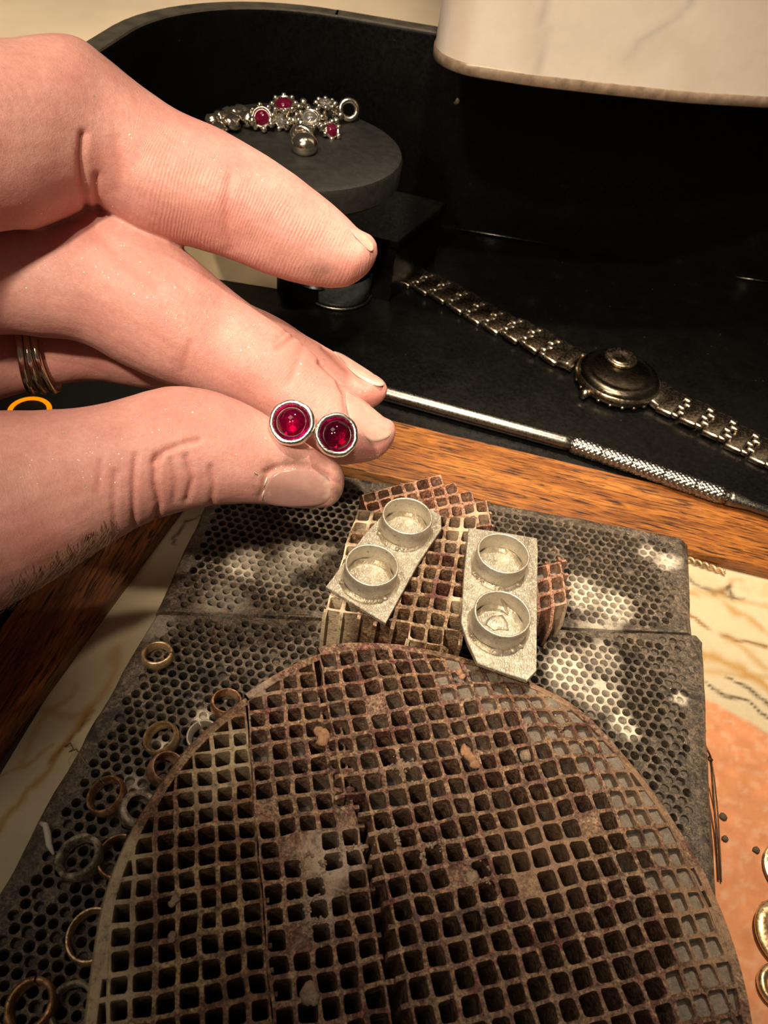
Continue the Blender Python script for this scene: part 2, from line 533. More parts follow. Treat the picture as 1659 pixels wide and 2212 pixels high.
M = {}
M['plastic'] = m_black_plastic()
M['wood_x'] = m_wood('oak_across', 'x')
M['wood_y'] = m_wood('oak_along', 'y')
M['marble'] = m_colattr('marble_laminate', 0.24, 0.5, 0.0, 8, 0.10)
M['shade'] = m_colattr('marbled_shade', 0.38, 0.45, 0.004, 3, 0.08)
M['rim'] = m_plain('shade_rim', (0.22, 0.165, 0.12), 0.35, 0.1, 0.35, 4)
M['wall'] = m_plain('wall_paint', (0.66, 0.52, 0.36), 0.85, 0, 0.06, 0.3, 0.01)
M['desk'] = m_plain('desk_top', (0.56, 0.47, 0.35), 0.6, 0, 0.08, 0.2)
M['core'] = m_plain('bench_core', (0.03, 0.022, 0.016), 0.6, 0, 0.3, 0.6)
M['mat_grey'] = m_plain('grey_mat', (0.030, 0.032, 0.030), 0.7, 0, 0.25, 6, 0.004)
M['orange'] = m_plain('orange_rubber', (0.85, 0.25, 0.01), 0.45, 0, 0.08, 6)
M['cream'] = m_plain('cream_card', (0.45, 0.36, 0.23), 0.6, 0, 0.1, 1.2)
TAN = [(0.22, (0.025, 0.015, 0.012)), (0.34, (0.09, 0.045, 0.03)), (0.42, (0.34, 0.22, 0.125)), (0.48, (0.17, 0.065, 0.05)), (0.54, (0.38, 0.27, 0.17)), (0.60, (0.18, 0.055, 0.045)), (0.66, (0.10, 0.06, 0.04)), (0.76, (0.42, 0.30, 0.20))]
M['slab_b'] = m_ceramic('stained_honeycomb_middle', TAN, 0.9, 0.035, 3.0, 1.5, (0.50, 0.40, 0.31))
M['slab_a'] = m_ceramic('stained_honeycomb_left', [(0.25, (0.07, 0.035, 0.018)), (0.40, (0.26, 0.155, 0.08)), (0.50, (0.15, 0.065, 0.035)), (0.60, (0.40, 0.29, 0.165)), (0.75, (0.24, 0.11, 0.055))], 0.35, 0.03, 9.0, 1.1, (0.58, 0.48, 0.31))
M['slab_c'] = m_ceramic('stained_honeycomb_right', TAN, 0.95, 0.035, 15.0, 1.5, (0.42, 0.27, 0.16))
M['frag_pale'] = m_ceramic('pale_honeycomb', [(0.22, (0.06, 0.025, 0.012)), (0.38, (0.17, 0.09, 0.05)), (0.46, (0.34, 0.24, 0.14)), (0.53, (0.16, 0.06, 0.04)), (0.60, (0.10, 0.022, 0.016)), (0.68, (0.28, 0.18, 0.10)), (0.85, (0.40, 0.29, 0.18))], 0.8, 0.025, 21.0, 1.0, (0.78, 0.64, 0.44))
M['frag_red'] = m_ceramic('reddened_honeycomb', [(0.25, (0.13, 0.05, 0.035)), (0.42, (0.36, 0.17, 0.11)), (0.55, (0.46, 0.27, 0.18)), (0.7, (0.22, 0.09, 0.07)), (0.85, (0.42, 0.24, 0.17))], 0.4, 0.025, 31.0, 1.2, (0.58, 0.45, 0.31))
M['board'] = m_ceramic('sooty_perforated_ceramic', [(0.25, (0.012, 0.010, 0.008)), (0.40, (0.045, 0.036, 0.026)), (0.48, (0.15, 0.12, 0.085)), (0.54, (0.065, 0.052, 0.038)), (0.61, (0.20, 0.155, 0.11)), (0.69, (0.04, 0.03, 0.024)), (0.82, (0.16, 0.105, 0.075))], 0.9, 0.028, 41.0, 1.6, (0.80, 0.72, 0.58))
M['silver_sheet'] = m_pickled()
M['silver_cup'] = m_metal('cup_silver', (0.52, 0.48, 0.40), 0.38, 18, 0.010, (0.22, 0.19, 0.14), False, 0.7, 15.0, (0.30, 0.42))  # silver toned down because light bouncing inside the cups was too bright
M['solder'] = m_metal('solder_flux', (0.55, 0.49, 0.38), 0.33, 14, 0.02, (0.33, 0.28, 0.19), False, 0.5)
M['bezel'] = m_metal('bright_silver', (0.86, 0.83, 0.76), 0.2, 26, 0.006)
M['chain_silver'] = m_metal('polished_silver', (0.86, 0.80, 0.68), 0.14, 10, 0.004)
M['steel'] = m_metal('watch_steel', (0.50, 0.44, 0.35), 0.25, 14, 0.003, (0.28, 0.22, 0.15), False, 1.0, 1.5)
M['steel_dark'] = m_metal('brushed_case_back', (0.20, 0.17, 0.13), 0.22, 8, 0.004, (0.09, 0.075, 0.055), True, 1.0, 0.8)
M['chrome'] = m_metal('tool_chrome', (0.17, 0.165, 0.15), 0.3, 20, 0.002)  # metal colour dimmed to subdue the front lamps' reflection
M['tool'] = m_metal('knurled_steel', (0.26, 0.25, 0.225), 0.25, 20, 0.002)
M['brass_ring'] = m_metal('tarnished_brass', (0.78, 0.58, 0.34), 0.36, 20, 0.01, (0.26, 0.17, 0.09), False, 0.8, 4.0, (0.35, 0.55))
M['copper_ring'] = m_metal('heated_copper', (0.72, 0.44, 0.26), 0.4, 20, 0.01, (0.24, 0.13, 0.07), False, 0.75, 4.0)
M['grey_ring'] = m_metal('crusted_grey_ring', (0.48, 0.42, 0.32), 0.55, 14, 0.03, (0.13, 0.11, 0.08), False, 0.4, 5.0)
M['pale_ring'] = m_metal('pale_brass', (0.78, 0.66, 0.42), 0.3, 12, 0.006, (0.6, 0.44, 0.24), False, 0.9, 3.0)
M['wire'] = m_metal('rusty_wire', (0.16, 0.10, 0.055), 0.5, 30, 0.01, (0.07, 0.04, 0.02), False, 0.7)
M['crumb'] = m_plain('debris', (0.10, 0.07, 0.04), 0.6, 0, 0.5, 12, 0.02)
M['crust'] = m_plain('flux_crust', (0.34, 0.25, 0.18), 0.5, 0, 0.45, 10, 0.03)
M['pink_crust'] = m_plain('orange_flux_lump', (0.50, 0.28, 0.16), 0.45, 0, 0.35, 12, 0.03)
M['flake'] = m_plain('white_flake', (0.62, 0.58, 0.50), 0.5, 0, 0.2, 8, 0.01)
M['skin'] = m_skin()
M['nail'] = m_nail('nail_plate', (0.44, 0.255, 0.225))
M['nail_pale'] = m_nail('nail_plate_pale', (0.58, 0.37, 0.32))
M['ruby'] = m_gem('red_gemstone', (0.80, 0.0, 0.22), 0.95)
M['garnet'] = m_gem('dark_red_gemstone', (0.16, 0.004, 0.03), 0.35, 0.06)
M['crystal'] = m_gem('clear_gemstone', (0.9, 0.92, 0.95), 0.9, 0.02, 2.0)
M['glass'] = m_gem('grey_glass', (0.22, 0.25, 0.25), 0.75, 0.05, 1.5)
M['hair'] = m_plain('hair', (0.20, 0.12, 0.06), 0.5, 0, 0.2, 5)

# ================================================================== THE SETTING
desk = thing('desk', 'beige desk top beneath everything, showing beyond the black tray', 'desk', (0, 20, -4))
obj('top', box((0, 20, -1.0), (150, 82, 1.6), bev=0.3), M['desk'], desk)

# ---- bench top: cream marbled laminate in an oak frame
bench = thing('workbench', 'cream marble-patterned laminate bench top inside an oak frame', 'work surface', (2, 5, -0.2))
XL, YR = -5.72, 12.96
xs = np.arange(-8.5, 16.01, 0.06); ys = np.arange(-6.0, 13.31, 0.06)
gx, gy = np.meshgrid(xs, ys); pts = np.stack([gx.ravel(), gy.ravel(), np.zeros(gx.size)], 1)
def seg_dist(p, poly):
    best = np.full(len(p), 1e9); tt = np.zeros(len(p))
    for k in range(len(poly) - 1):
        a = np.array(poly[k][:2]); b = np.array(poly[k + 1][:2]); d = b - a
        t = np.clip(((p[:, :2] - a) @ d) / (d @ d), 0, 1)
        q = np.linalg.norm(p[:, :2] - (a + t[:, None] * d), axis=1)
        m_ = q < best; best[m_] = q[m_]; tt[m_] = (k + t[m_]) / (len(poly) - 1)
    return best, tt
wobx = (fbm(pts * 2.2, 5, 4) - .5) * 0.30; woby = (fbm(pts * 2.2 + 40, 6, 4) - .5) * 0.30
pw = pts + np.stack([wobx, woby, np.zeros_like(wobx)], 1)
colr = np.tile(np.array([0.50, 0.43, 0.29]), (len(pts), 1)) * (0.88 + 0.24 * fbm(pts * 0.8, 2, 4))[:, None]  # base cream lowered to tame overexposure from the overhead lamp
def vein(pxs, width, color, strength, seed):
    poly = [G(x, y, 0) for x, y in pxs]
    d, t = seg_dist(pw, poly)
    br = fbm(pts * 3.5, seed, 3)
    w = width * (0.45 + 1.1 * br)
    k = np.exp(-(d / w) ** 2) * strength * sstep(0.25, 0.5, fbm(pts * 1.1, seed + 3, 3) + 0.1)
    colr[:] = colr * (1 - k[:, None]) + np.array(color) * k[:, None]
BRN, OCH, BLK = (0.17, 0.075, 0.015), (0.36, 0.20, 0.045), (0.03, 0.018, 0.010)
vein([(1480, 1280), (1560, 1300), (1659, 1370), (1760, 1450)], 0.10, OCH, 0.75, 11)
vein([(1480, 1330), (1520, 1350), (1570, 1375), (1660, 1400)], 0.05, BRN, 0.9, 12)
vein([(1488, 1245), (1540, 1280), (1600, 1290)], 0.045, BLK, 0.7, 13)
vein([(1490, 1400), (1545, 1420), (1600, 1440), (1659, 1490), (1780, 1590)], 0.13, OCH, 0.85, 14)
vein([(1490, 1455), (1560, 1500), (1620, 1520), (1700, 1590), (1800, 1650)], 0.035, BLK, 0.95, 15)
vein([(1570, 1460), (1610, 1480), (1640, 1510), (1700, 1550)], 0.05, BLK, 0.9, 16)
vein([(1560, 1280), (1575, 1255), (1600, 1250)], 0.06, BRN, 0.8, 17)
vein([(1570, 1265), (1580, 1285)], 0.05, BLK, 0.8, 18)
vein([(1580, 1380), (1659, 1440), (1750, 1480)], 0.10, OCH, 0.6, 19)
vein([(200, 1530), (130, 1620), (80, 1700), (20, 1770), (-60, 1850)], 0.06, OCH, 0.9, 21)
vein([(200, 1540), (150, 1600), (110, 1650)], 0.03, BRN, 0.9, 22)
vein([(120, 1600), (60, 1640), (0, 1670), (-60, 1700)], 0.05, OCH, 0.75, 23)
vein([(160, 1470), (150, 1500), (95, 1560), (40, 1640)], 0.05, OCH, 0.6, 24)
vein([(100, 1540), (180, 1545), (230, 1490), (250, 1400)], 0.10, OCH, 0.6, 25)
vein([(450, 1105), (400, 1130), (370, 1160), (372, 1180)], 0.03, BLK, 0.85, 26)
vein([(0, 1780), (-10, 1830), (-80, 1900)], 0.06, OCH, 0.8, 27)
for k in range(10):
    y0 = -5 + k * 1.9
    poly = [proj(np.array([x, y0 + 0.25 * x + 0.4 * math.sin(x + k), 0])) for x in (6, 9, 12, 15)]
    vein([(q[0], q[1]) for q in poly], 0.08, OCH, 0.5, 30 + k)
def patch(center, rx, ry, rot, color, strength, seed, soft=0.12):
    c = G(*center, 0); d = pts[:, :2] - c[:2]
    ca, sa = math.cos(rot), math.sin(rot)
    u = (d[:, 0] * ca + d[:, 1] * sa) / rx; w = (-d[:, 0] * sa + d[:, 1] * ca) / ry
    r = np.sqrt(u * u + w * w) + (fbm(pts * 3, seed, 4) - .5) * 0.18
    k = (1 - sstep(1 - soft, 1, r)) * strength
    mott = fbm(pts * 4.5, seed + 5, 5)
    cc = np.array(color) * (0.72 + 0.62 * mott)[:, None]
    colr[:] = colr * (1 - k[:, None]) + cc * k[:, None]
la, lb = G(1515, 1508, 0), G(1659, 1580, 0)
dl = unit((lb - la)[:2]); nl = np.array([-dl[1], dl[0]])
sd_ = (pts[:, :2] - la[:2]) @ nl + (fbm(pts * 2.5, 51, 4) - .5) * .16
kk_ = (1 - sstep(-0.06, 0.05, sd_)) * (pts[:, 0] > 3) * .95
mott = fbm(pts * 4.5, 56, 5); pale = sstep(.5, .75, fbm(pts * 9, 58, 4))
cc_ = np.array((0.52, 0.215, 0.10)) * (0.75 + 0.5 * mott)[:, None]; cc_ = cc_ * (1 - .45 * pale[:, None]) + np.array((.60, .39, .26)) * .45 * pale[:, None]
colr[:] = colr * (1 - kk_[:, None]) + cc_ * kk_[:, None]
patch((1645, 1275), 0.85, 0.32, -0.15, (0.66, 0.40, 0.25), 0.75, 52, 0.3)
patch((1740, 1300), 1.2, 0.5, -0.2, (0.62, 0.30, 0.16), 0.7, 53, 0.3)
nx, ny = len(xs), len(ys)
idx = np.arange(nx * ny).reshape(ny, nx)
fq = np.stack([idx[:-1, :-1].ravel(), idx[:-1, 1:].ravel(), idx[1:, 1:].ravel(), idx[1:, :-1].ravel()], 1)
cxy = (pts[fq[:, 0], :2] + pts[fq[:, 2], :2]) / 2
fq = fq[(cxy[:, 0] > XL - 0.30 - 0.0) ]
obj('laminate', (pts, fq), M['marble'], bench, True, {'col': np.clip(colr, 0, 1)})
obj('core', box((3.9, 3.5, -0.11), (24.5, 19.4, 0.2)), M['core'], bench, False)
# right (far) oak strip, running along X; left oak strip running toward the viewer
ZW = 0.32
def strip(name, quad, m):
    poly = [np.array(q) for q in quad]
    return obj(name, prism(poly, -0.25, ZW, 0.05), m, bench, True, split=40)
cor_in, cor_out = G(500, 945, ZW)[:2], None
strip('oak_edging', [(-5.28, 12.94), (17, 12.97), (17, 14.93), (-7.35, 14.97)], M['wood_x'])
inL = [G(0, 1631, ZW)[:2], G(389, 1113, ZW)[:2]]; outL = [G(0, 1380, ZW)[:2], G(102, 1261, ZW)[:2]]
def ext(a, b, y):
    t = (y - a[1]) / (b[1] - a[1]); return (a[0] + (b[0] - a[0]) * t, y)
strip('oak_edging', [ext(inL[0], inL[1], -5), (-5.32, 12.93), (-7.38, 14.96), ext(outL[0], (-7.2, 14.96), -5)], M['wood_y'])

# ---- black tray behind the frame
tray = thing('desk_tray', 'large black plastic tray with tall back wall holding watch, tool and stand', 'tray', (2, 20, 0))
ZF = 0.30
obj('tray_floor', box((3.2, 20.9, 0.13), (30.6, 11.9, 0.32), bev=0.06), M['plastic'], tray, True, split=40)
def wall_path():
    """plan of the upright wall: along the back, round the left corner, toward the viewer"""
    pts_ = []
    a = np.array([20.0, 28.0]); b = np.array([-6.5, 25.35])
    for t in np.linspace(0, 1, 14): pts_.append(a + (b - a) * t)
    cR = 4.6; d = unit(b - a); nrm = np.array([d[1], -d[0]]) * -1.0
    c = b + np.array([-d[1], d[0]]) * cR
    c = b + np.array([0.1, -1.0]) * cR
    for t in np.linspace(0.05, 1, 14):
        q = math.pi / 2 + t * math.pi / 2 * 1.0
        pts_.append(c + cR * np.array([math.cos(q) * 1.0, math.sin(q)]))
    e = pts_[-1]
    for k in range(1, 5): pts_.append(e + np.array([0.02 * k, -1.2 * k]))
    return pts_
wp = wall_path()
def wall_sheet(path, prof):
    v, f = [], []; m_ = len(prof)
    for i, p in enumerate(path):
        t = unit(path[min(i + 1, len(path) - 1)] - path[max(i - 1, 0)])
        n_ = np.array([t[1], -t[0]]) * 1.0               # outward (away from the tray)
        for o_, h in prof: v.append((p[0] + n_[0] * o_, p[1] + n_[1] * o_, h))
    for i in range(len(path) - 1):
        for j in range(m_):
            j2 = (j + 1) % m_
            f.append((i * m_ + j, i * m_ + j2, (i + 1) * m_ + j2, (i + 1) * m_ + j))
    f.append(tuple(range(m_))); f.append(tuple((len(path) - 1) * m_ + j for j in range(m_))[::-1])
    return v, f
ZR = 6.15
obj('tray_wall', wall_sheet(wp, [(0, 0.05), (0.0, ZR - 0.1), (0.06, ZR), (0.55, ZR), (0.62, ZR - 0.08), (0.62, 0.05)]), M['plastic'], tray, True, split=35)
M['rimgrey'] = m_plain('worn_grey_rim', (0.09, 0.08, 0.06), 0.5, 0, 0.35, 2, 0.01)
obj('rim_strip', wall_sheet(wp, [(0.03, ZR - 0.02), (0.05, ZR + 0.03), (0.56, ZR + 0.03), (0.58, ZR - 0.02)]), M['rimgrey'], tray, True, split=35)
q = G(987, 215, 4.2)
r_ = ray(987, 215); tt_ = 25.9 / r_[1]; q = CAM + r_ * (tt_ * 1.0)
sw = np.array([q[0], q[1] - 0.04, q[2]])
obj('screw', lathe([(0.0, 0.12), (0.10, 0.12), (0.12, 0.06), (0.2, 0.06), (0.26, 0.03), (0.26, -0.5)], sw, (-0.1, -1, 0.1), 16), M['rim'], tray)
# thin pale strips along the line where floor meets back wall
for a_, b_ in (((980, 493), (1190, 528)), ((1590, 598), (1670, 611))):
    pa, pb = G(*a_, 0.34), G(*b_, 0.34)
    obj('pale_edge_strip', tube([pa, (pa + pb) / 2, pb], [0.015, 0.035, 0.02], 6), M['chrome'], tray)

# ---- marbled lampshade hanging into the top right corner
shade_t = thing('desk_lamp', 'white marbled lampshade with brown lower rim above the black tray', 'lamp', (4.5, 30, 0))
ZS = 7.0
front = [G(x, y, ZS)[:2] for x, y in ((937, 105), (941, 118), (950, 128), (972, 140), (1007, 152), (1160, 176), (1300, 192), (1480, 211), (1659, 222))]
front = [np.array(p) for p in front]
e0, e1 = front[-2], front[-1]
for k in range(1, 5): front.append(e1 + (e1 - e0) * 0.9 * k + np.array([0, 0.10 * k * k]))
last = front[-1]
loop = list(front) + [last + np.array([0.8, 1.0]), last + np.array([0.9, 3.5]), last + np.array([0.2, 6.0]), np.array([front[0][0] + 2.5, front[0][1] + 6.5]), np.array([front[0][0] + 0.6, front[0][1] + 5.2]), np.array([front[0][0] - 0.05, front[0][1] + 3.0])]
# resample loop
def resample(poly, n):
    poly = [np.array(p, float) for p in poly] + [np.array(poly[0], float)]
    L = [0]
    for i in range(len(poly) - 1): L.append(L[-1] + np.linalg.norm(poly[i + 1] - poly[i]))
    out = []
    for t in np.linspace(0, L[-1], n, endpoint=False):
        i = max(0, min(len(poly) - 2, int(np.searchsorted(L, t, side='right')) - 1))
        out.append(poly[i] + (poly[i + 1] - poly[i]) * ((t - L[i]) / max(1e-9, L[i + 1] - L[i])))
    return out
loop = resample(loop, 260)
for _ in range(3): loop = [(loop[i - 1] + 2 * loop[i] + loop[(i + 1) % len(loop)]) / 4 for i in range(len(loop))]
cS = sum(loop) / len(loop)
hs = np.concatenate([[ZS + 0.10], np.linspace(ZS + 0.14, ZS + 8.0, 60)])
v = []
for h in hs:
    for p in loop: v.append((p[0], p[1], h))
nL = len(loop); f = []
for j in range(len(hs) - 1):
    for i in range(nL):
        i2 = (i + 1) % nL
        f.append((j * nL + i, j * nL + i2, (j + 1) * nL + i2, (j + 1) * nL + i))
f.append(tuple(range(nL))[::-1]); f.append(tuple((len(hs) - 1) * nL + i for i in range(nL)))
v = np.array(v)
sc_col = np.tile(np.array([0.68, 0.62, 0.55]), (len(v), 1)) * (0.9 + 0.2 * fbm(v * 0.5, 8, 4))[:, None]
pv = proj(v)
def streak(pxs, w, color, k_):
    global sc_col
    poly = [np.array(p, float) for p in pxs]
    nz = (fbm(v * 1.3, 61, 4) - .5) * 30
    d, t = seg_dist(np.stack([pv[:, 0] + nz, pv[:, 1], pv[:, 0] * 0], 1), poly)
    k = np.exp(-(d / w) ** 2) * k_ * (pv[:, 2] < 24 + 8)
    sc_col = sc_col * (1 - k[:, None]) + np.array(color) * k[:, None]
streak([(1180, -60), (1175, 60), (1160, 180)], 9, (0.40, 0.37, 0.36), 0.7)
streak([(1150, -60), (1145, 100), (1150, 180)], 26, (0.55, 0.47, 0.40), 0.5)
streak([(1010, -40), (1000, 60), (985, 150)], 22, (0.58, 0.45, 0.36), 0.55)
streak([(1520, -30), (1470, 30), (1380, 90), (1360, 130)], 6, (0.44, 0.42, 0.42), 0.7)
streak([(1360, 130), (1450, 80), (1500, 120), (1490, 190)], 34, (0.56, 0.50, 0.42), 0.45)
obj('shade', (v, f), M['shade'], shade_t, True, {'col': np.clip(sc_col, 0, 1)}, split=50)
rim_v, rim_f = [], []
prof = [(0.0, 0.14), (0.035, 0.12), (0.04, -0.10), (-0.02, -0.13), (-0.25, -0.13), (-0.25, 0.05)]
for o_, h in prof:
    for p in loop:
        d_ = unit(p - cS); rim_v.append((p[0] + d_[0] * o_, p[1] + d_[1] * o_, ZS + h))
for j in range(len(prof) - 1):
    for i in range(nL):
        i2 = (i + 1) % nL
        rim_f.append((j * nL + i, (j + 1) * nL + i, (j + 1) * nL + i2, j * nL + i2))
obj('shade_rim', (rim_v, rim_f), M['rim'], shade_t)
obj('lamp_arm', tube([(cS[0], cS[1], ZS + 7.5), (cS[0], cS[1], ZS + 12), (cS[0], cS[1] + 2, ZS + 15), (cS[0], 33, ZS + 15), (cS[0], 35.5, ZS + 12), (cS[0], 36, 3), (cS[0], 36, 0.4)], 0.45, 12), M['chrome'], shade_t)
obj('lamp_base', lathe([(0, 0.9), (0.8, 0.9), (4.2, 0.5), (4.4, 0.2), (4.4, -0.2), (0, -0.2)], (cS[0], 36, 0), (0, 0, 1), 32), M['plastic'], shade_t)

# ================================================================== things in the tray
# black box and round display stand
bx = thing('black_box', 'low black box behind the round stand in the tray', 'box', (-6.2, 22.6, ZF))
e_a, e_b = G(965, 432, 2.2), G(838, 568, 2.2)
obj('box_body', prism([(e_b[0], e_b[1] + 1.2), (e_a[0], e_a[1] - 0.4), (e_a[0] - 6.5, e_a[1] - 0.1), (e_b[0] - 6.2, e_b[1] + 1.2)], ZF, 2.05, 0.05), M['plastic'], bx, True, split=35)
obj('box_lid', prism([(e_b[0] + .05, e_b[1] + 1.15), (e_a[0] + .05, e_a[1] - 0.3), (e_a[0] - 6.6, e_a[1]), (e_b[0] - 6.25, e_b[1] + 1.15)], 2.05, 2.25, 0.04), M['plastic'], bx, True, split=35)
st = thing('display_stand', 'round black pedestal under the garnet bracelet', 'display stand', (-5.55, 19.6, ZF))
cD = (-5.62, 19.0)
M['felt'] = m_plain('black_leatherette', (0.009, 0.009, 0.008), 0.6, 0, 0.25, 5, 0.006)  # black darkened further to offset the strong track light
obj('round_top', lathe([(0, 5.0), (2.45, 5.0), (2.58, 4.95), (2.62, 4.85), (2.60, 4.35), (2.5, 4.25), (0, 4.25)], (*cD, 0), (0, 0, 1), 72, lambda t: 1 + 0.012 * math.sin(3 * t + 1)), M['felt'], st, True, split=35)
obj('column', lathe([(0.9, 4.3), (0.7, 3.4), (0.7, 1.2), (0.95, 0.9)], (cD[0] + .45, cD[1] + 1.1, 0), (0, 0, 1), 36), M['plastic'], st)
obj('base_plate', lathe([(0, 1.0), (1.5, 1.0), (1.62, .9), (1.62, 0.30), (0, .30)], (cD[0] + .35, cD[1] + 1.9, 0), (0, 0, 1), 40), M['plastic'], st, True, split=35)
# small glass pot with a steel rim in front of the stand
cj = G(718, 640, 0.5)
pot = thing('glass_pot', 'small grey glass pot with bright rim below the index fingertip', 'pot', (cj[0], cj[1] + .75, ZF))
pc = (cj[0], cj[1] + 0.62, 0)
obj('pot_body', lathe([(0, 0.34), (0.92, 0.34), (1.0, 0.42), (1.02, 1.05), (0.96, 1.12), (0.9, 1.05), (0.88, 0.55), (0, 0.5)], pc, (0, 0, 1), 48), M['glass'], pot)
obj('rim', lathe([(1.0, .40), (1.06, .38), (1.07, .33), (1.02, .305), (0.98, .33)], pc, (0, 0, 1), 48, close_prof=True), M['chrome'], pot)
# cream box
ca, cb = G(470, 603, ZF), G(655, 633, ZF)
cbx = thing('cream_box', 'cream box seen in the gap under the index finger', 'box', (-8.4, 21.0, ZF))
dx_ = unit(cb - ca)
obj('carton', prism([(ca - dx_ * 3.0)[:2], (cb + dx_ * 0.15)[:2], (cb + dx_ * 0.15)[:2] + np.array([0.0, 1.3]), (ca - dx_ * 3.0)[:2] + np.array([-0.0, 1.3])], ZF, 3.1, 0.06), M['cream'], cbx, True, split=35)
obj('lid', prism([(ca - dx_ * 3.03)[:2] + np.array([0, -.03]), (cb + dx_ * 0.18)[:2] + np.array([0, -.03]), (cb + dx_ * 0.18)[:2] + np.array([0.0, 1.33]), (ca - dx_ * 3.03)[:2] + np.array([-0.0, 1.33])], 3.1, 3.5, 0.06), M['cream'], cbx, True, split=35)

# grey mat with an orange rubber ring (left, seen through the hand)
dev = thing('electronic_device', 'dark grey device with glowing orange ring, seen between finger and thumb', 'device', (-12.3, 10.5, 0))
obj('casing', box((-12.3, 10.5, 0.13), (9.5, 8.6, 0.22), bev=0.08), M['mat_grey'], dev, True, split=40)
co = G(64, 886, 0.25); dia = 80 * proj(co)[2] / F_PX
m_, nt_, bs_ = newmat('orange_indicator_light')
bs_.inputs['Base Color'].default_value = (0.8, 0.25, 0.01, 1)
bs_.inputs['Emission Color'].default_value = (1.0, 0.27, 0.0, 1); bs_.inputs['Emission Strength'].default_value = 1.1
obj('light_ring', lathe([(dia / 2 + 0.06 * math.cos(t), 0.03 * math.sin(t)) for t in np.linspace(0, 2 * math.pi, 12, endpoint=False)], (co[0], co[1], 0.245), (0, 0, 1), 40, close_prof=True), m_, dev)

# ---- bracelet on the stand
br = thing('bracelet', 'silver bracelet with dark red stones lying on the round black stand', 'bracelet', (-6.0, 20.3, 5.0))
rng = random.Random(4)
def bead(p, r, parent=None): obj('bead', ball(p, r, 10, 7), M['chain_silver'], parent or br)
def setting(p, r, stone, tilt=(0, -0.5, 1), nb=8):
    t_ = unit(tilt)
    se = obj('setting', lathe([(r * .95, -0.16), (r * 1.12, 0.0), (r * 1.1, .07), (r * .92, 0.08), (r * .86, 0.02), (0, 0.0)], p, t_, 20), M['chain_silver'], br)
    obj('stone', lathe([(r * .88, 0.02), (r * .85, 0.06), (r * .6, 0.11), (r * .25, 0.13), (0.0, 0.135)], p, t_, 16), M[stone], se)
    a, b, c = frame(t_)
    for k in range(nb):
        q_ = 2 * math.pi * k / nb + 0.3
        bead(np.array(p) + (a * math.cos(q_) + b * math.sin(q_)) * r * 1.22 + c * 0.03, 0.065 + 0.02 * rng.random(), se)
for (x, y, d_) in ((462, 268, 0.3), (478, 258, .24), (492, 250, .27), (508, 246, .22), (520, 242, .26), (535, 255, .2), (470, 283, .2), (500, 264, .22)):
    p = G(x, y, 5.22); obj('bead', crumb(p, 0.18 + d_ * .3, x, (1, 1, .8)), M['chain_silver'], br)
setting(G(566, 254, 5.3), 0.23, 'garnet', (0.1, -0.9, 0.6))
setting(G(613, 226, 5.55), 0.24, 'garnet', (0, -0.35, 1))
setting(G(670, 258, 5.35), 0.24, 'crystal', (0.1, -0.6, 1))
setting(G(703, 226, 5.5), 0.20, 'crystal', (0.0, -0.1, 1))
setting(G(716, 283, 5.15), 0.17, 'garnet', (0.5, -0.6, .6), 6)
setting(G(610, 262, 5.2), 0.16, 'crystal', (0, -0.9, .6), 6)
for (x, y, r) in ((590, 250, .12), (600, 240, .1), (632, 238, .12), (640, 250, .13), (646, 232, .11), (655, 222, .12), (664, 232, .1), (634, 262, .11), (622, 268, .1), (690, 244, .12), (700, 256, .11), (720, 246, .12), (728, 234, .10), (735, 250, .11), (726, 262, .1), (706, 270, .11), (694, 274, .12), (584, 262, .1), (545, 262, .12), (540, 246, .1), (682, 266, .1), (650, 268, .13), (668, 280, .12), (642, 280, .14)):
    bead(G(x, y, 5.25), r)
pA = G(657, 312, 5.18); obj('end_bead', ball(pA, 0.34, 20, 12, (1, 1, .8)), M['chain_silver'], br)
obj('end_loop', lathe([(0.20 + 0.10 * math.cos(t), 0.10 * math.sin(t)) for t in np.linspace(0, 2 * math.pi, 10, endpoint=False)], G(652, 292, 5.3), (0.2, -0.5, 1), 24, close_prof=True), M['chain_silver'], br)
obj('clasp_ring', lathe([(0.22 + 0.075 * math.cos(t), 0.075 * math.sin(t)) for t in np.linspace(0, 2 * math.pi, 10, endpoint=False)], G(753, 237, 5.28), (0.3, -0.9, 0.5), 24, close_prof=True), M['chain_silver'], br)

# ---- wristwatch, face down, with a battery lying on its back
wc = np.array([3.95, 18.75, 0]); RW = 1.22
watch = thing('wristwatch', 'steel wristwatch lying face down in the black tray, bracelet spread out', 'watch', (wc[0], wc[1], ZF))
obj('case', lathe([(0, 0.32), (1.0, 0.32), (1.13, 0.36), (1.2, 0.48), (1.2, 0.60), (1.14, 0.66)], (wc[0], wc[1], 0), (0, 0, 1), 48), M['steel'], watch)
obj('case_back', lathe([(1.14, 0.64), (1.10, 0.74), (1.02, 0.80), (0.9, 0.82), (0.84, 0.80), (0.80, 0.82), (0, 0.83)], (wc[0], wc[1], 0), (0, 0, 1), 48), M['steel_dark'], watch)
for ang in np.linspace(math.radians(195), math.radians(330), 9):
    obj('bezel_tooth', ball((wc[0] + 1.14 * math.cos(ang), wc[1] + 1.14 * math.sin(ang), 0.40), 0.075, 10, 6, (1, 1, .8)), M['steel'], watch)
a_c = math.radians(228)
obj('crown', tube([(wc[0] + 1.15 * math.cos(a_c), wc[1] + 1.15 * math.sin(a_c), .46), (wc[0] + 1.42 * math.cos(a_c), wc[1] + 1.42 * math.sin(a_c), .46)], 0.13, 14), M['steel'], watch)
dL = unit(G(905, 605, .4) - G(1225, 775, .4)); dR = unit(G(1659, 985, .4) - G(1425, 865, .4))
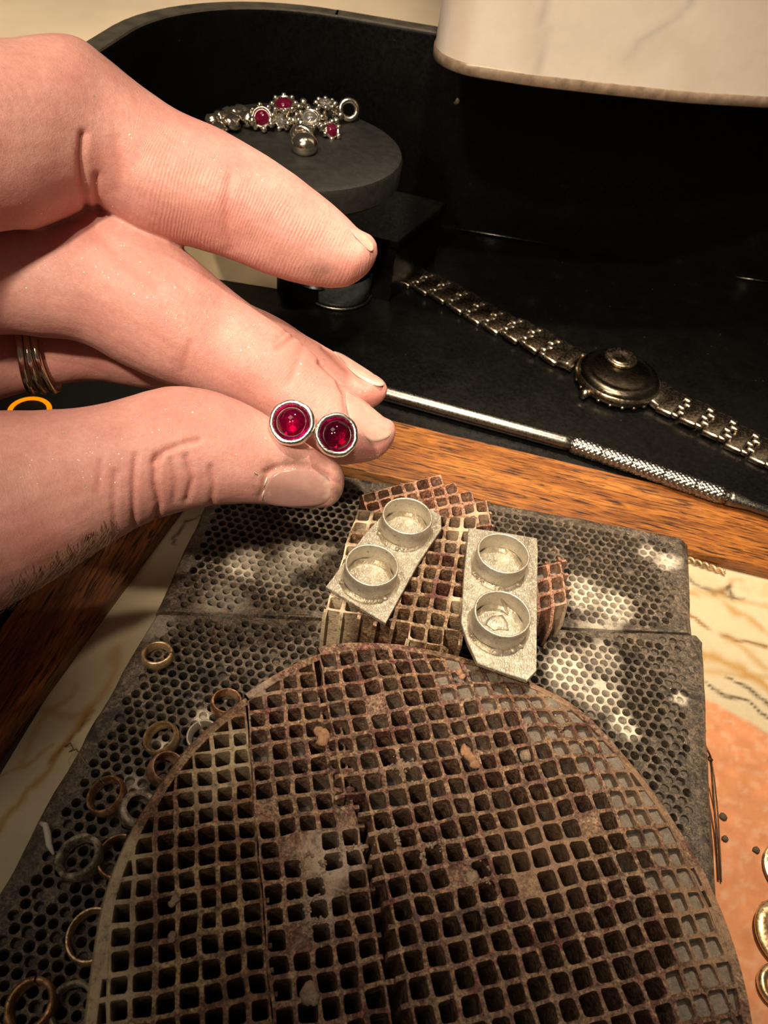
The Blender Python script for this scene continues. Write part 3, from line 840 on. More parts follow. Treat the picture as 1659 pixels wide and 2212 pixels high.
for sgn, d_, c0, nlink in ((1, dL, G(1228, 772, .45), 10), (2, dR, G(1428, 858, .45), 7)):
    d_ = np.array([d_[0], d_[1], 0]); d_ = unit(d_); s_ = np.array([-d_[1], d_[0], 0])
    W0 = 1.16
    for sd in (-1, 1):
        obj('lug', tube([c0 - d_ * 0.35 + s_ * sd * .36, c0 - d_ * 0.05 + s_ * sd * .36, c0 + d_ * .16 + s_ * sd * .34 + np.array([0, 0, -.08])], [0.14, .12, .09], 10), M['steel'], watch)
    obj('end_link', box(c0 - d_ * 0.06 + np.array([0, 0, .03]), (0.42, W0 * .92, 0.22), unit(d_ + np.array([0, 0, -.25])), s_, bev=0.06), M['steel'], watch)
    pitch = 0.67
    proto_plate = None; proto_bead = None
    for k in range(nlink):
        pos = c0 + d_ * (0.33 + pitch * k); pos = np.array([pos[0], pos[1], 0.42 + 0.05 * math.sin(k * 1.3)])
        tilt = 0.10 * math.sin(k * 2.1 + sgn)
        dd = unit(d_ + np.array([0, 0, tilt]))
        if proto_plate is None:
            proto_plate = obj('link', box(pos, (0.47, W0, 0.17), dd, s_, bev=0.05), M['steel'], watch); p0 = pos
        else:
            c = proto_plate.copy(); COL.objects.link(c); c.parent = watch; c.location = Vector(pos - p0)
        for r in range(5):
            off = (r - 2) * W0 * 0.19; st_ = 0.06 * (1 if r % 2 else -1)
            bp = pos + d_ * (pitch * 0.5 + st_) + s_ * off + np.array([0, 0, 0.02])
            if proto_bead is None:
                proto_bead = obj('pin_link', box(bp, (0.24, W0 * 0.16, 0.15), d_, s_, bev=0.045), M['steel'], watch); b0 = bp
            else:
                c = proto_bead.copy(); COL.objects.link(c); c.parent = watch; c.location = Vector(bp - b0)
    if sgn == 1:
        e = c0 + d_ * (0.33 + pitch * nlink)
        for kk in (0, 1):
            obj('clasp_leaf', box(e + d_ * (0.15 + .5 * kk) + np.array([0, 0, 0.03 - .05 * kk]), (0.55, 0.62, 0.05), unit(d_ + np.array([0, 0, .35])), s_, bev=0.02), M['chrome'], watch)
bat = thing('button_cell', 'small round battery lying on the back of the watch', 'battery', (wc[0] + 0.15, wc[1] + .2, 0.83))
bc = G(1342, 772, 0.9); bc = (bc[0], bc[1], 0)
obj('can', lathe([(0, 0.832), (0.43, 0.832), (0.46, 0.85), (0.46, 0.90), (0.44, 0.92), (0.38, 0.925)], bc, (0, 0, 1), 32), M['steel'], bat)
obj('cap', lathe([(0.38, 0.92), (0.36, 0.94), (0.24, 0.945), (0.22, 0.935), (0, 0.94)], bc, (0, 0, 1), 32), M['steel'], bat)

# ---- scribing tool along the tray's front edge
pa, pb = G(790, 838, 0.52), G(1237, 960, 0.52)
pend = G(1572, 1075, 0.52); ptip = G(1690, 1112, 0.50)
scribe = thing('scriber', 'long steel hand tool with knurled grip along the oak edge', 'hand tool', (2.5, 15.5, ZF))
dS = unit(pend - pb)
obj('shaft', tube([pa - unit(pb - pa) * 3.0, pa, pb - unit(pb - pa) * .25, pb - unit(pb - pa) * .05, pb], [0.19, 0.20, 0.20, 0.18, 0.14], 24), M['chrome'], scribe)
def knurl(a, b, r, n=44, pitch=0.055):
    L = np.linalg.norm(b - a); d = unit(b - a); u, w, _ = frame(d)
    m_ = int(L / 0.024); v, f = [], []
    for i in range(m_ + 1):
        t = i / m_ * L
        env = 1 - 0.07 * (math.cos(t / L * 2 * math.pi * 5) > 0.93)
        rr = r * env * (1 - 0.25 * sstep(0.95, 1, i / m_))
        for k in range(n):
            q_ = 2 * math.pi * k / n
            a1, b1 = 12 * k / n + t / 0.15, 12 * k / n - t / 0.15
            h_ = min(abs(a1 - round(a1)), abs(b1 - round(b1))) * 2
            v.append(a + d * t + (u * math.cos(q_) + w * math.sin(q_)) * (rr - 0.010 + 0.02 * min(1, h_ * 1.6)))
    for i in range(m_):
        for k in range(n):
            k2 = (k + 1) % n
            f.append((i * n + k, i * n + k2, (i + 1) * n + k2, (i + 1) * n + k))
    f.append(tuple(range(n))[::-1]); f.append(tuple(m_ * n + k for k in range(n)))
    return v, f
obj('knurled_grip', knurl(pb - dS * 0.02, pend, 0.215, 96), M['tool'], scribe)
obj('tip', tube([pend - dS * .02, pend + dS * .12, pend + dS * .5, ptip + dS * 3], [0.2, 0.19, 0.13, 0.10], 20), M['chrome'], scribe)

# ================================================================== ceramic honeycomb pieces
def clip_poly(sub, clipper):
    out = [tuple(p) for p in sub]; n = len(clipper)
    for i in range(n):
        a = clipper[i]; b = clipper[(i + 1) % n]; inp = out; out = []
        if not inp: break
        def side(p): return (b[0] - a[0]) * (p[1] - a[1]) - (b[1] - a[1]) * (p[0] - a[0])
        for j in range(len(inp)):
            p, q_ = inp[j], inp[(j + 1) % len(inp)]
            sp, sq_ = side(p), side(q_)
            if sp >= 0: out.append(p)
            if sp * sq_ < 0:
                t = sp / (sp - sq_); out.append((p[0] + (q_[0] - p[0]) * t, p[1] + (q_[1] - p[1]) * t))
    return out
def parea(p): return 0.5 * sum(p[i][0] * p[(i + 1) % len(p)][1] - p[(i + 1) % len(p)][0] * p[i][1] for i in range(len(p)))
def inside(p, poly):
    n = len(poly)
    return all((poly[(i + 1) % n][0] - poly[i][0]) * (p[1] - poly[i][1]) - (poly[(i + 1) % n][1] - poly[i][1]) * (p[0] - poly[i][0]) >= 0 for i in range(n))
class Welder:
    def __init__(self): self.v = []; self.f = []; self.deep = []; self.ix = {}
    def pt(self, x, y, z, deep=0.0):
        k = (round(x, 4), round(y, 4), round(z, 4))
        i = self.ix.get(k)
        if i is None:
            i = len(self.v); self.ix[k] = i; self.v.append((x, y, z)); self.deep.append(deep)
        return i
    def face(self, idx):
        o = []
        for i in idx:
            if not o or o[-1] != i: o.append(i)
        if len(o) > 1 and o[0] == o[-1]: o.pop()
        if len(set(o)) >= 3: self.f.append(tuple(o))
HOLE = []
for cx_, cy_, a_ in ((1, 1, 0), (-1, 1, 90), (-1, -1, 180), (1, -1, 270)):
    for da in (0, 45, 90):
        q_ = math.radians(a_ + da); R_ = 0.34
        HOLE.append((cx_ * (1 - R_) + R_ * math.cos(q_), cy_ * (1 - R_) + R_ * math.sin(q_)))
OUT = []                                               # matching points on the cell border
for (x, y) in HOLE:
    m_ = max(abs(x), abs(y)); OUT.append((x / m_, y / m_))
OUT = [(round(x * 3) / 3 if abs(abs(x) - 1) > 1e-6 else x, round(y * 3) / 3 if abs(abs(y) - 1) > 1e-6 else y) for x, y in OUT]
_c = {0: (1, 1 / 3), 1: (1, 1), 2: (1 / 3, 1)}
OUT = []
for a_ in range(4):
    for k in range(3):
        x, y = _c[k]
        for _ in range(a_): x, y = -y, x
        OUT.append((x, y))
def honeycomb(latt, cells, zbot, wall=0.07, outline=None, inset=None, plug=None, stubs=(), seed=1, depth=None, filled=(), zfun=None, zj=0.012):
    """latt(i, j) -> (x, y) lattice corner; cells: set of (i, j); every cell is an open square channel"""
    rg = random.Random(seed); W = Welder(); cell_set = set(cells)
    jit = {}
    def L(i, j):
        if (i, j) not in jit:
            x, y = latt(i, j)
            jit[(i, j)] = (x + rg.uniform(-.016, .016), y + rg.uniform(-.016, .016), rg.uniform(-zj, zj))
        return jit[(i, j)]
    for (i, j) in sorted(cell_set):
        c = [L(i + 1, j + 1), L(i, j + 1), L(i, j), L(i + 1, j)]
        def bil(u, w):                                # u, w in -1..1
            s, t = (u + 1) / 2, (w + 1) / 2
            return tuple(c[2][k] * (1 - s) * (1 - t) + c[3][k] * s * (1 - t) + c[1][k] * (1 - s) * t + c[0][k] * s * t for k in range(3))
        def zt(p): return zfun(p[0], p[1]) + (p[2] if len(p) > 2 else 0)
        whole = outline is None or all(inside(p, inset) for p in c)
        if whole:
            op = [bil(*q_) for q_ in OUT]
            size = np.linalg.norm(np.array(c[0][:2]) - np.array(c[1][:2]))
            hf = 1 - (wall * rg.uniform(.8, 1.25)) / size
            ox, oy = rg.uniform(-.03, .03), rg.uniform(-.03, .03)
            rr = rg.uniform(0.0, 0.35)
            def hp(k_, q_):
                x, y = q_; m_ = max(abs(x), abs(y)); l_ = math.hypot(x, y)
                x2, y2 = x * (1 - rr) + rr * x / l_ * 1.02, y * (1 - rr) + rr * y / l_ * 1.02
                return bil(x2 * hf * k_ + ox, y2 * hf * k_ + oy)
            jv = [1 + rg.uniform(-.05, .04) for _ in HOLE]
            h0 = [hp(1.05 * k_, q_) for k_, q_ in zip(jv, HOLE)]; h1 = [hp(1.0 * k_, q_) for k_, q_ in zip(jv, HOLE)]; h2 = [hp(0.95, q_) for q_ in HOLE]
            fill_here = (i, j) in filled
        else:
            if outline is None: continue
            pc = clip_poly([p[:2] for p in (c[2], c[3], c[0], c[1])], inset)
            if len(pc) < 3: continue
            ar = abs(parea(pc)); full = abs(parea([p[:2] for p in c]))
            op = [(p[0], p[1], 0.0) for p in pc]
            if ar < 0.22 * full:
                W.face([W.pt(p[0], p[1], zt(p)) for p in op]); continue
            g = (sum(p[0] for p in op) / len(op), sum(p[1] for p in op) / len(op))
            kk = 0.74
            h0 = [(g[0] + (p[0] - g[0]) * (kk + .04), g[1] + (p[1] - g[1]) * (kk + .04), 0) for p in op]
            h1 = [(g[0] + (p[0] - g[0]) * kk, g[1] + (p[1] - g[1]) * kk, 0) for p in op]
            h2 = [(g[0] + (p[0] - g[0]) * (kk - .04), g[1] + (p[1] - g[1]) * (kk - .04), 0) for p in op]
            fill_here = (i, j) in filled
        n = len(op)
        if fill_here:
            dz = rg.uniform(0.0, 0.03)
            A = [W.pt(p[0], p[1], zt(p)) for p in op]; B = [W.pt(p[0], p[1], zt(p) - dz) for p in h1]
            for k in range(n): W.face((A[k], A[(k + 1) % n], B[(k + 1) % n], B[k]))
            W.face(B); continue
        pd = plug(i, j, rg) if plug else None
        A = [W.pt(p[0], p[1], zt(p)) for p in op]
        B = [W.pt(p[0], p[1], zt(p) + 0.006) for p in h0]
        C_ = [W.pt(p[0], p[1], zt(p) - 0.035) for p in h1]
        zb = zbot if pd is None else max(zbot, zt(h1[0]) - pd)
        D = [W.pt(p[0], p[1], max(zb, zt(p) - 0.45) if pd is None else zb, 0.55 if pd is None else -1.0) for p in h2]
        for k in range(n):
            k2 = (k + 1) % n
            W.face((A[k], A[k2], B[k2], B[k])); W.face((B[k], B[k2], C_[k2], C_[k])); W.face((C_[k], C_[k2], D[k2], D[k]))
        if pd is not None: W.face(D)
        else:
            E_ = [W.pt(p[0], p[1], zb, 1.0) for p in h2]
            for k in range(n): W.face((D[k], D[(k + 1) % n], E_[(k + 1) % n], E_[k]))
            W.face(E_)
        # outer skin where there is no neighbour
        if whole:
            for (di, dj, k0) in ((1, 0, 9), (0, 1, 0), (-1, 0, 3), (0, -1, 6)):
                if (i + di, j + dj) in cell_set: continue
                ids = {(1, 0): (10, 11, 0, 1), (0, 1): (1, 2, 3, 4), (-1, 0): (4, 5, 6, 7), (0, -1): (7, 8, 9, 10)}[(di, dj)]
                for m_ in range(3):
                    p, q_ = op[ids[m_]], op[ids[m_ + 1]]
                    W.face((W.pt(p[0], p[1], zt(p)), W.pt(p[0], p[1], zbot), W.pt(q_[0], q_[1], zbot), W.pt(q_[0], q_[1], zt(q_))))
    vv, ff, dp = list(W.v), list(W.f), list(W.deep)
    # broken-off cell walls standing proud of the fracture
    for (i, j, di, dj, ln, drop) in stubs:
        a = np.array(L(i, j)); zt_ = zfun(a[0], a[1])
        b = np.array(L(i + di, j + dj)); d = b[:2] - a[:2]; d = d * ln
        nrm = unit(np.array([-d[1], d[0]])) * wall * 0.5
        z1 = zt_ - drop; n0 = len(vv)
        for q_, zz in (((a[:2]), zt_), ((a[:2] + d), z1)):
            for s_ in (-1, 1):
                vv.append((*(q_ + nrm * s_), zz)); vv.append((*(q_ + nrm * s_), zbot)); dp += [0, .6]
        ff += [tuple(n0 + k for k in q_) for q_ in ((0, 2, 6, 4), (0, 4, 5, 1), (2, 3, 7, 6), (4, 6, 7, 5))]
    # rim band + outer side wall
    if outline is not None:
        n = len(outline); n0 = len(vv)
        for k in range(n):
            pi, po = inset[k], outline[k]
            vv.append((pi[0], pi[1], zfun(*pi) + .004)); vv.append((po[0] * .75 + pi[0] * .25, po[1] * .75 + pi[1] * .25, zfun(*po) + .004))
            vv.append((po[0], po[1], zfun(*po) - 0.06)); vv.append((po[0], po[1], (zfun(*po) + zbot) / 2)); vv.append((po[0], po[1], zbot))
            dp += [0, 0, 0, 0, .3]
        for k in range(n):
            k2 = (k + 1) % n
            for m_ in range(4): ff.append((n0 + k * 5 + m_, n0 + k * 5 + m_ + 1, n0 + k2 * 5 + m_ + 1, n0 + k2 * 5 + m_))
    return np.array(vv), ff, np.array(dp)
def blobs(v, spots):
    """soft patches (centre, radius, strength) on a mesh"""
    out = np.zeros(len(v))
    for (c, r, s) in spots:
        d = np.linalg.norm(v[:, :2] - np.array(c[:2]), axis=1)
        out = np.maximum(out, s * (1 - sstep(0.35, 1.0, d / r + (fbm(v * 2.5, 77, 3) - .5) * 0.7)))
    return out
def convex_hull(p):
    p = sorted(set((round(float(a), 4), round(float(b), 4)) for a, b in p))
    def half(pp):
        h = []
        for q_ in pp:
            while len(h) > 1 and (h[-1][0] - h[-2][0]) * (q_[1] - h[-2][1]) - (h[-1][1] - h[-2][1]) * (q_[0] - h[-2][0]) <= 1e-9: h.pop()
            h.append(q_)
        return h
    return half(p)[:-1] + half(p[::-1])[:-1]

ZA, ZB, ZC, ZBOT = 2.28, 2.40, 2.60, 1.02
LEFT_A = [(150, 2420), (165, 2320), (180, 2212), (196, 2080), (215, 1950), (255, 1840), (300, 1752), (345, 1690), (400, 1612), (465, 1550), (528, 1502)]
TOP_B = [(528, 1500), (600, 1449), (668, 1413), (700, 1400)]
TOP_C = [(690, 1402), (760, 1388), (860, 1380), (960, 1390), (1080, 1418), (1160, 1450), (1225, 1478), (1275, 1512), (1330, 1568), (1400, 1650), (1470, 1745), (1545, 1865), (1600, 1985), (1640, 2110), (1663, 2230), (1672, 2330)]
raw = [G(x, y, ZA)[:2] for x, y in LEFT_A] + [G(x, y, ZB)[:2] for x, y in TOP_B[1:]] + [G(x, y, ZC)[:2] for x, y in TOP_C[1:]]
raw += [np.array([4.6, -0.6]), np.array([2.8, -1.4]), np.array([0.6, -1.5]), np.array([-1.2, -0.6])]
hull = convex_hull(raw)
def densify(poly, step=0.12):
    out = []
    for i in range(len(poly)):
        a = np.array(poly[i]); b = np.array(poly[(i + 1) % len(poly)]); m_ = max(1, int(np.linalg.norm(b - a) / step))
        for k in range(m_): out.append(a + (b - a) * k / m_)
    for _ in range(6): out = [(out[i - 1] + 2 * out[i] + out[(i + 1) % len(out)]) / 4 for i in range(len(out))]
    return [tuple(p) for p in out]
hull = convex_hull(densify(hull))
hc = np.mean(np.array(hull), 0)
inset_hull = [tuple(np.array(p) + unit(hc - np.array(p)) * 0.15) for p in hull]
def droop(z0):
    H_ = np.array(hull)
    def zf(x, y):
        r = math.hypot(x - hc[0], y - hc[1]); a = math.atan2(y - hc[1], x - hc[0])
        right = sstep(-0.25, 0.6, math.cos(a - 0.35))
        R_ = 4.15
        return z0 - 0.30 * float(right) * float(sstep(R_ - 1.0, R_ + 0.1, r)) + 0.012 * math.sin(x * 3.1 + y * 2.3)
    return zf
def latt_of(origin, pH, nH, pV0, pV1, nV, z):
    o = G(*origin, z)[:2]; h = (G(*pH, z)[:2] - o) / nH; w = -(G(*pV1, z)[:2] - G(*pV0, z)[:2]) / nV
    c = (np.linalg.norm(h) + np.linalg.norm(w)) / 2
    ang = (math.atan2(h[1], h[0]) + math.atan2(w[1], w[0]) - math.pi / 2) / 2
    e1 = c * np.array([math.cos(ang), math.sin(ang)]); e2 = c * np.array([-math.sin(ang), math.cos(ang)])
    return lambda i, j: tuple(o + e1 * i + e2 * j)
lattA = latt_of((289.8, 1851.3), (461, 1819.9), 4, (328.4, 1803), (318.8, 2051.4), 5, ZA)
lattB = latt_of((534.96, 1539.1), (685.7, 1517.4), 4, (531, 1515), (548.5, 1880), 8.75, ZB)
lattC = latt_of((916, 1525), (1062, 1493), 4, (916, 1525), (949, 1686), 4, ZC)
RNG = [(i, j) for i in range(-40, 41) for j in range(-40, 41)]
def near(latt, ij):
    c = [latt(ij[0] + a, ij[1] + b) for a in (0, 1) for b in (0, 1)]
    return any(inside(p, inset_hull) for p in c)
cellsA = {ij for ij in RNG if ij[0] <= 5 and near(lattA, ij)}
cellsB = {ij for ij in RNG if 0 <= ij[0] < (4 if ij[1] > -2 else 5) and near(lattB, ij)}
cellsC = {ij for ij in RNG if ij[0] >= (-5 if ij[1] > -5 else -4) and near(lattC, ij)}
rr_ = random.Random(12)
def plugC(i, j, rg):
    x, y = lattC(i + .5, j + .5)
    r = math.hypot(x - hc[0], y - hc[1]); a = math.atan2(y - hc[1], x - hc[0])
    if math.cos(a - 0.45) > 0.35 and r > 3.0 + 0.45 * rg.random(): return rg.uniform(0.05, 0.13)
    if y > 4.4 and rg.random() < 0.5: return rg.uniform(0.35, 0.6)
    return None
def plugB(i, j, rg):
    x, y = lattB(i + .5, j + .5)
    return rg.uniform(0.3, 0.6) if (y > 3.9 and rg.random() < 0.45) else None
stubA = [(6, j, 1, 0, rr_.uniform(.12, .4), 0.02) for j in range(-14, 5)]
stubC = [(-5 if j > -5 else -4, j, -1, 0, rr_.uniform(.25, .55), 0.03) for j in range(-14, 3)]
stubB = [(5, j, 1, 0, rr_.uniform(.15, .5), 0.02) for j in range(-14, -2)]
def keep(latt, stubs): return [s for s in stubs if inside(latt(s[0], s[1]), inset_hull) and inside(latt(s[0] + s[2], s[1] + s[3]), inset_hull)]
stubA = keep(lattA, stubA); stubC = keep(lattC, stubC); stubB = keep(lattB, stubB)
fillB = {(1, -8), (2, -8), (2, -9), (3, -10), (1, -12), (0, -6), (4, -7)}
fillC = {(-1, -9), (2, -10), (6, -8), (-3, 0)}
GRP = 'broken pieces of the round honeycomb block'
def side_clip(poly, latt, i0, keep_left):
    """outline of one piece: the block's outline cut along a lattice column"""
    a = np.array(latt(i0, -30)); b = np.array(latt(i0, 30))
    big = 60
    d = unit(b - a); n_ = np.array([-d[1], d[0]])
    if keep_left: rect = [a, b, b + n_ * big, a + n_ * big]
    else: rect = [b, a, a - n_ * big, b - n_ * big]
    if parea([tuple(p) for p in rect]) < 0: rect = rect[::-1]
    return clip_poly(poly, [tuple(p) for p in rect])
def slab(name, label, latt, cells, z, m_key, seed, plug, stubs, filled, cut_edges, ash):
    vv, ff, dp = honeycomb(latt, cells, ZBOT, 0.056, hull, inset_hull, plug, stubs, seed, None, filled, droop(z))
    # drop rim faces that belong to the neighbouring pieces
    lo, hi = cut_edges
    def ok(p):
        if lo is not None:
            a = np.array(latt(lo, -30)); b = np.array(latt(lo, 30)); d = b - a
            if d[0] * (p[1] - a[1]) - d[1] * (p[0] - a[0]) > 0.02: return False
        if hi is not None:
            a = np.array(latt(hi, -30)); b = np.array(latt(hi, 30)); d = b - a
            if d[0] * (p[1] - a[1]) - d[1] * (p[0] - a[0]) < -0.02: return False
        return True
    n_rim = len(hull) * 4
    ff2 = ff[:-n_rim] + [f_ for f_ in ff[-n_rim:] if ok(np.mean(vv[list(f_)], 0))]
    used = sorted({i for f_ in ff2 for i in f_}); remap = {o_: k for k, o_ in enumerate(used)}
    vv = vv[used]; dp = dp[used]; ff2 = [tuple(remap[i] for i in f_) for f_ in ff2]
    vv[:, 2] += (fbm(vv * 6, seed, 3) - .5) * 0.035 * (vv[:, 2] > z - 0.35)
    root = thing(name, label, 'soldering block', base_of(vv), GRP)
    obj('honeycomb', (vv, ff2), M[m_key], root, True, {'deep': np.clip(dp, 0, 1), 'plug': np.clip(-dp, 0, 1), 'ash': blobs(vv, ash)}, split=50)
    return root
pA_ = slab('honeycomb_block', 'left piece of broken round honeycomb block, with pale smooth rim beside the rings', lattA, cellsA, ZA, 'slab_a', 5, None, stubA, set(), (None, 6),
     [(G(200, 2000, ZA), 0.75, .9), (G(190, 2150, ZA), 0.7, .9), (G(260, 1870, ZA), 0.55, .8), (G(500, 1620, ZA), 0.6, .7), (G(450, 1700, ZA), .5, .4)])
pB_ = slab('honeycomb_block', 'narrow middle piece of broken round honeycomb block, between its two cracks', lattB, cellsB, ZB, 'slab_b', 6, plugB, stubs=stubB, filled=fillB, cut_edges=(0, 5),
     ash=[(G(720, 1850, ZB), 0.5, .9), (G(690, 1960, ZB), 0.4, .7), (G(560, 1480, ZB), .4, .6)])
pC_ = slab('honeycomb_block', 'largest right-hand piece of broken round honeycomb block, its right edge worn down', lattC, cellsC, ZC, 'slab_c', 7, plugC, stubs=stubC, filled=fillC, cut_edges=(-5, None),
     ash=[(G(1200, 1480, ZC), .5, .7), (G(1420, 1700, ZC), .9, .6), (G(1560, 1980, ZC), .9, .7), (G(820, 1820, ZC), .35, .8), (G(880, 1650, ZC), .2, .8), (G(1180, 1850, ZC), .9, .5)])
# crusts of flux on the block
rc = random.Random(3)
def crust(root, spots, z, m_key, latt, name='flux_crust', spread=14, n=34, size=0.018):
    mb = MB()
    for (x, y, k) in spots:
        for _ in range(int(n * k)):
            p = G(x + rc.gauss(0, spread), y + rc.gauss(0, spread), z)
            o_ = np.array(latt(0, 0)); e1 = np.array(latt(1, 0)) - o_; e2 = np.array(latt(0, 1)) - o_
            uv = np.linalg.solve(np.stack([e1, e2], 1), p[:2] - o_); kx = 0 if abs(uv[0] - round(uv[0])) < abs(uv[1] - round(uv[1])) else 1
            uv[kx] = round(uv[kx]) + rc.gauss(0, .07); q2_ = o_ + e1 * uv[0] + e2 * uv[1]; p = (q2_[0], q2_[1], z)
            mb.add(crumb(p, size * rc.uniform(.5, 1.5), rc.randrange(999), (1, 1, .8), 6, 4))
    o = obj(name, mb.out(), M[m_key], root); o['kind'] = 'stuff'
    return o
crust(pB_, [(688, 1872, 1.6), (660, 1862, .8), (668, 1950, 1.5), (690, 1985, .8), (735, 1838, 1.2), (700, 1600, .6), (750, 1840, .7), (675, 2010, .6)], ZB, 'crust', lattB)
crust(pC_, [(838, 1812, 1.6), (856, 1645, 1.2), (888, 1660, 1.2), (940, 1838, 1.0), (1025, 1897, .6), (1072, 1905, 1.0), (1075, 1880, .7), (1215, 1560, .4), (866, 1660, .8)], ZC, 'crust', lattC)
def lump(root, pxs, z, r, m_key, name):
    mb = MB()
    for k, (x, y) in enumerate(pxs): mb.add(crumb(G(x, y, z), r * (1 - .1 * (k % 3)), k + int(x), (1, 1, .6), 10, 7))
    return obj(name, mb.out(), M[m_key], root)
lump(pC_, [(1005, 1622), (1012, 1632), (1019, 1640), (1026, 1650)], ZC + .02, 0.085, 'pink_crust', 'flux_lump')
lump(pC_, [(992, 1452), (998, 1462)], ZC + .02, 0.06, 'pink_crust', 'flux_lump')
lump(pC_, [(1135, 1633)], ZC - .02, 0.09, 'crust', 'flux_lump')
lump(pC_, [(1022, 1896)], ZC - .03, 0.10, 'crust', 'flux_lump')
lump(pB_, [(697, 1585), (690, 1580), (703, 1592), (697, 1600)], ZB + .02, 0.10, 'pink_crust', 'flux_lump')
lump(pA_, [(379, 1942), (372, 1952)], ZA + .01, 0.055, 'crust', 'flux_lump')
lump(pA_, [(372, 2020), (371, 2030)], ZA + .01, 0.05, 'crust', 'flux_lump')
lump(pB_, [(670, 2140), (665, 2150), (676, 2155)], ZB, 0.10, 'crust', 'flux_lump')

# ---- loose honeycomb fragments behind the block
FG = 'loose honeycomb fragments behind the round block'
def quad_latt(q, nx_, ny_):
    q = [np.array(p[:2]) for p in q]                    # p(0,0), p(nx,0), p(nx,ny), p(0,ny)
    def L(i, j):
        s, t = i / nx_, j / ny_
        return tuple(q[0] * (1 - s) * (1 - t) + q[1] * s * (1 - t) + q[2] * s * t + q[3] * (1 - s) * t)
    return L
def fragment(label, q, nx_, ny_, z, zb, cells, m_key, seed, stubs, ash, wall=0.066, plug=None, slope=(0, 0)):
    latt = quad_latt(q, nx_, ny_); o0 = latt(nx_ / 2, ny_ / 2)
    zf = lambda x, y: z + slope[0] * (x - o0[0]) + slope[1] * (y - o0[1])
    vv, ff, dp = honeycomb(latt, cells, zb, wall, None, None, plug, stubs, seed, None, (), zf, 0.015)
    vv[:, 2] += (fbm(vv * 6, seed, 3) - .5) * 0.04 * (vv[:, 2] > z - 0.35)
    root = thing('honeycomb_fragment', label, 'soldering block', base_of(vv), FG)
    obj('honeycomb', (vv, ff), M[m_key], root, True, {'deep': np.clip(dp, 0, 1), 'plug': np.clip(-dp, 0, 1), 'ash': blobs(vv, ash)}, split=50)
    return root, latt
Z1 = 2.50
q1 = [G(703, 1316, Z1), G(998, 1366, Z1), G(1033, 1119, Z1), G(772, 1101, Z1)]
c1 = {(i, j) for i in range(8) for j in range(8)} | {(5, -1), (6, -1)}
rs = random.Random(8)
st1 = [(i, 0, 0, -1, rs.uniform(.25, .5), rs.uniform(0, .12)) for i in range(0, 5)] + [(i, -1, 0, -1, rs.uniform(.35, .8), rs.uniform(.1, .5)) for i in (5, 6, 7)] + [(8, j, 1, 0, rs.uniform(.1, .3), .05) for j in range(8)] + [(7, -1, 1, 0, .4, .1), (8, 0, 0, -1, .7, .02)]
p1, l1 = fragment('pale scorched honeycomb fragment carrying the left silver plate', q1, 8, 8, Z1, 1.03, c1, 'frag_pale', 21, st1,
    [(G(735, 1200, Z1), .5, 1), (G(715, 1290, Z1), .5, 1), (G(770, 1115, Z1), .45, 1), (G(710, 1370, 1.8), .5, .8), (G(870, 1390, Z1), .35, .8), (G(1010, 1150, Z1), .5, .6), (G(990, 1300, Z1), .25, .8)], 0.064)
Z2 = 1.85
q2 = [G(808, 1147, Z2), G(975, 1122, Z2), G(953, 1026, Z2), G(781, 1066, Z2)]
c2 = {(i, j) for i in range(-1, 6) for j in range(-1, 4)} | {(6, 2), (6, 1), (6, 0), (7, 1), (7, 0), (6, -1), (7, -1), (8, -1), (8, 0)}
c2 -= {(-1, 3), (-1, 2)}
st2 = [(i, 4, 0, 1, rs.uniform(.1, .35), .05) for i in range(0, 6)] + [(9, j, 1, 0, .25, .03) for j in (-1, 0, 1)]
fragment('reddish honeycomb fragment lying behind the others, nearest the oak edge', q2, 6, 4, Z2, 1.03, c2, 'frag_red', 22, st2, [(G(1040, 1110, Z2), .3, .6)], 0.06, lambda i, j, rg: rg.uniform(.25, .6) if rg.random() < .6 else None, (0.03, 0.0))
Z3 = 1.95
q3 = [G(1164, 1322, Z3), G(1226, 1302, Z3), G(1210, 1212, Z3), G(1152, 1226, Z3)]
c3 = {(i, j) for i in range(-3, 2) for j in range(0, 3)}
st3 = [(i, 0, 0, -1, rs.uniform(.4, .7), rs.uniform(.2, .5)) for i in range(-2, 3)] + [(2, j, 1, 0, rs.uniform(.2, .5), .03) for j in range(1, 4)] + [(i, 3, 0, 1, rs.uniform(.2, .4), .03) for i in range(0, 3)]
fragment('small red-brown honeycomb fragment sticking out right of the right silver plate', q3, 2, 3, Z3, 1.03, c3, 'frag_red', 23, st3, [(G(1225, 1315, Z3), .3, .8)], 0.06, lambda i, j, rg: rg.uniform(.2, .4))

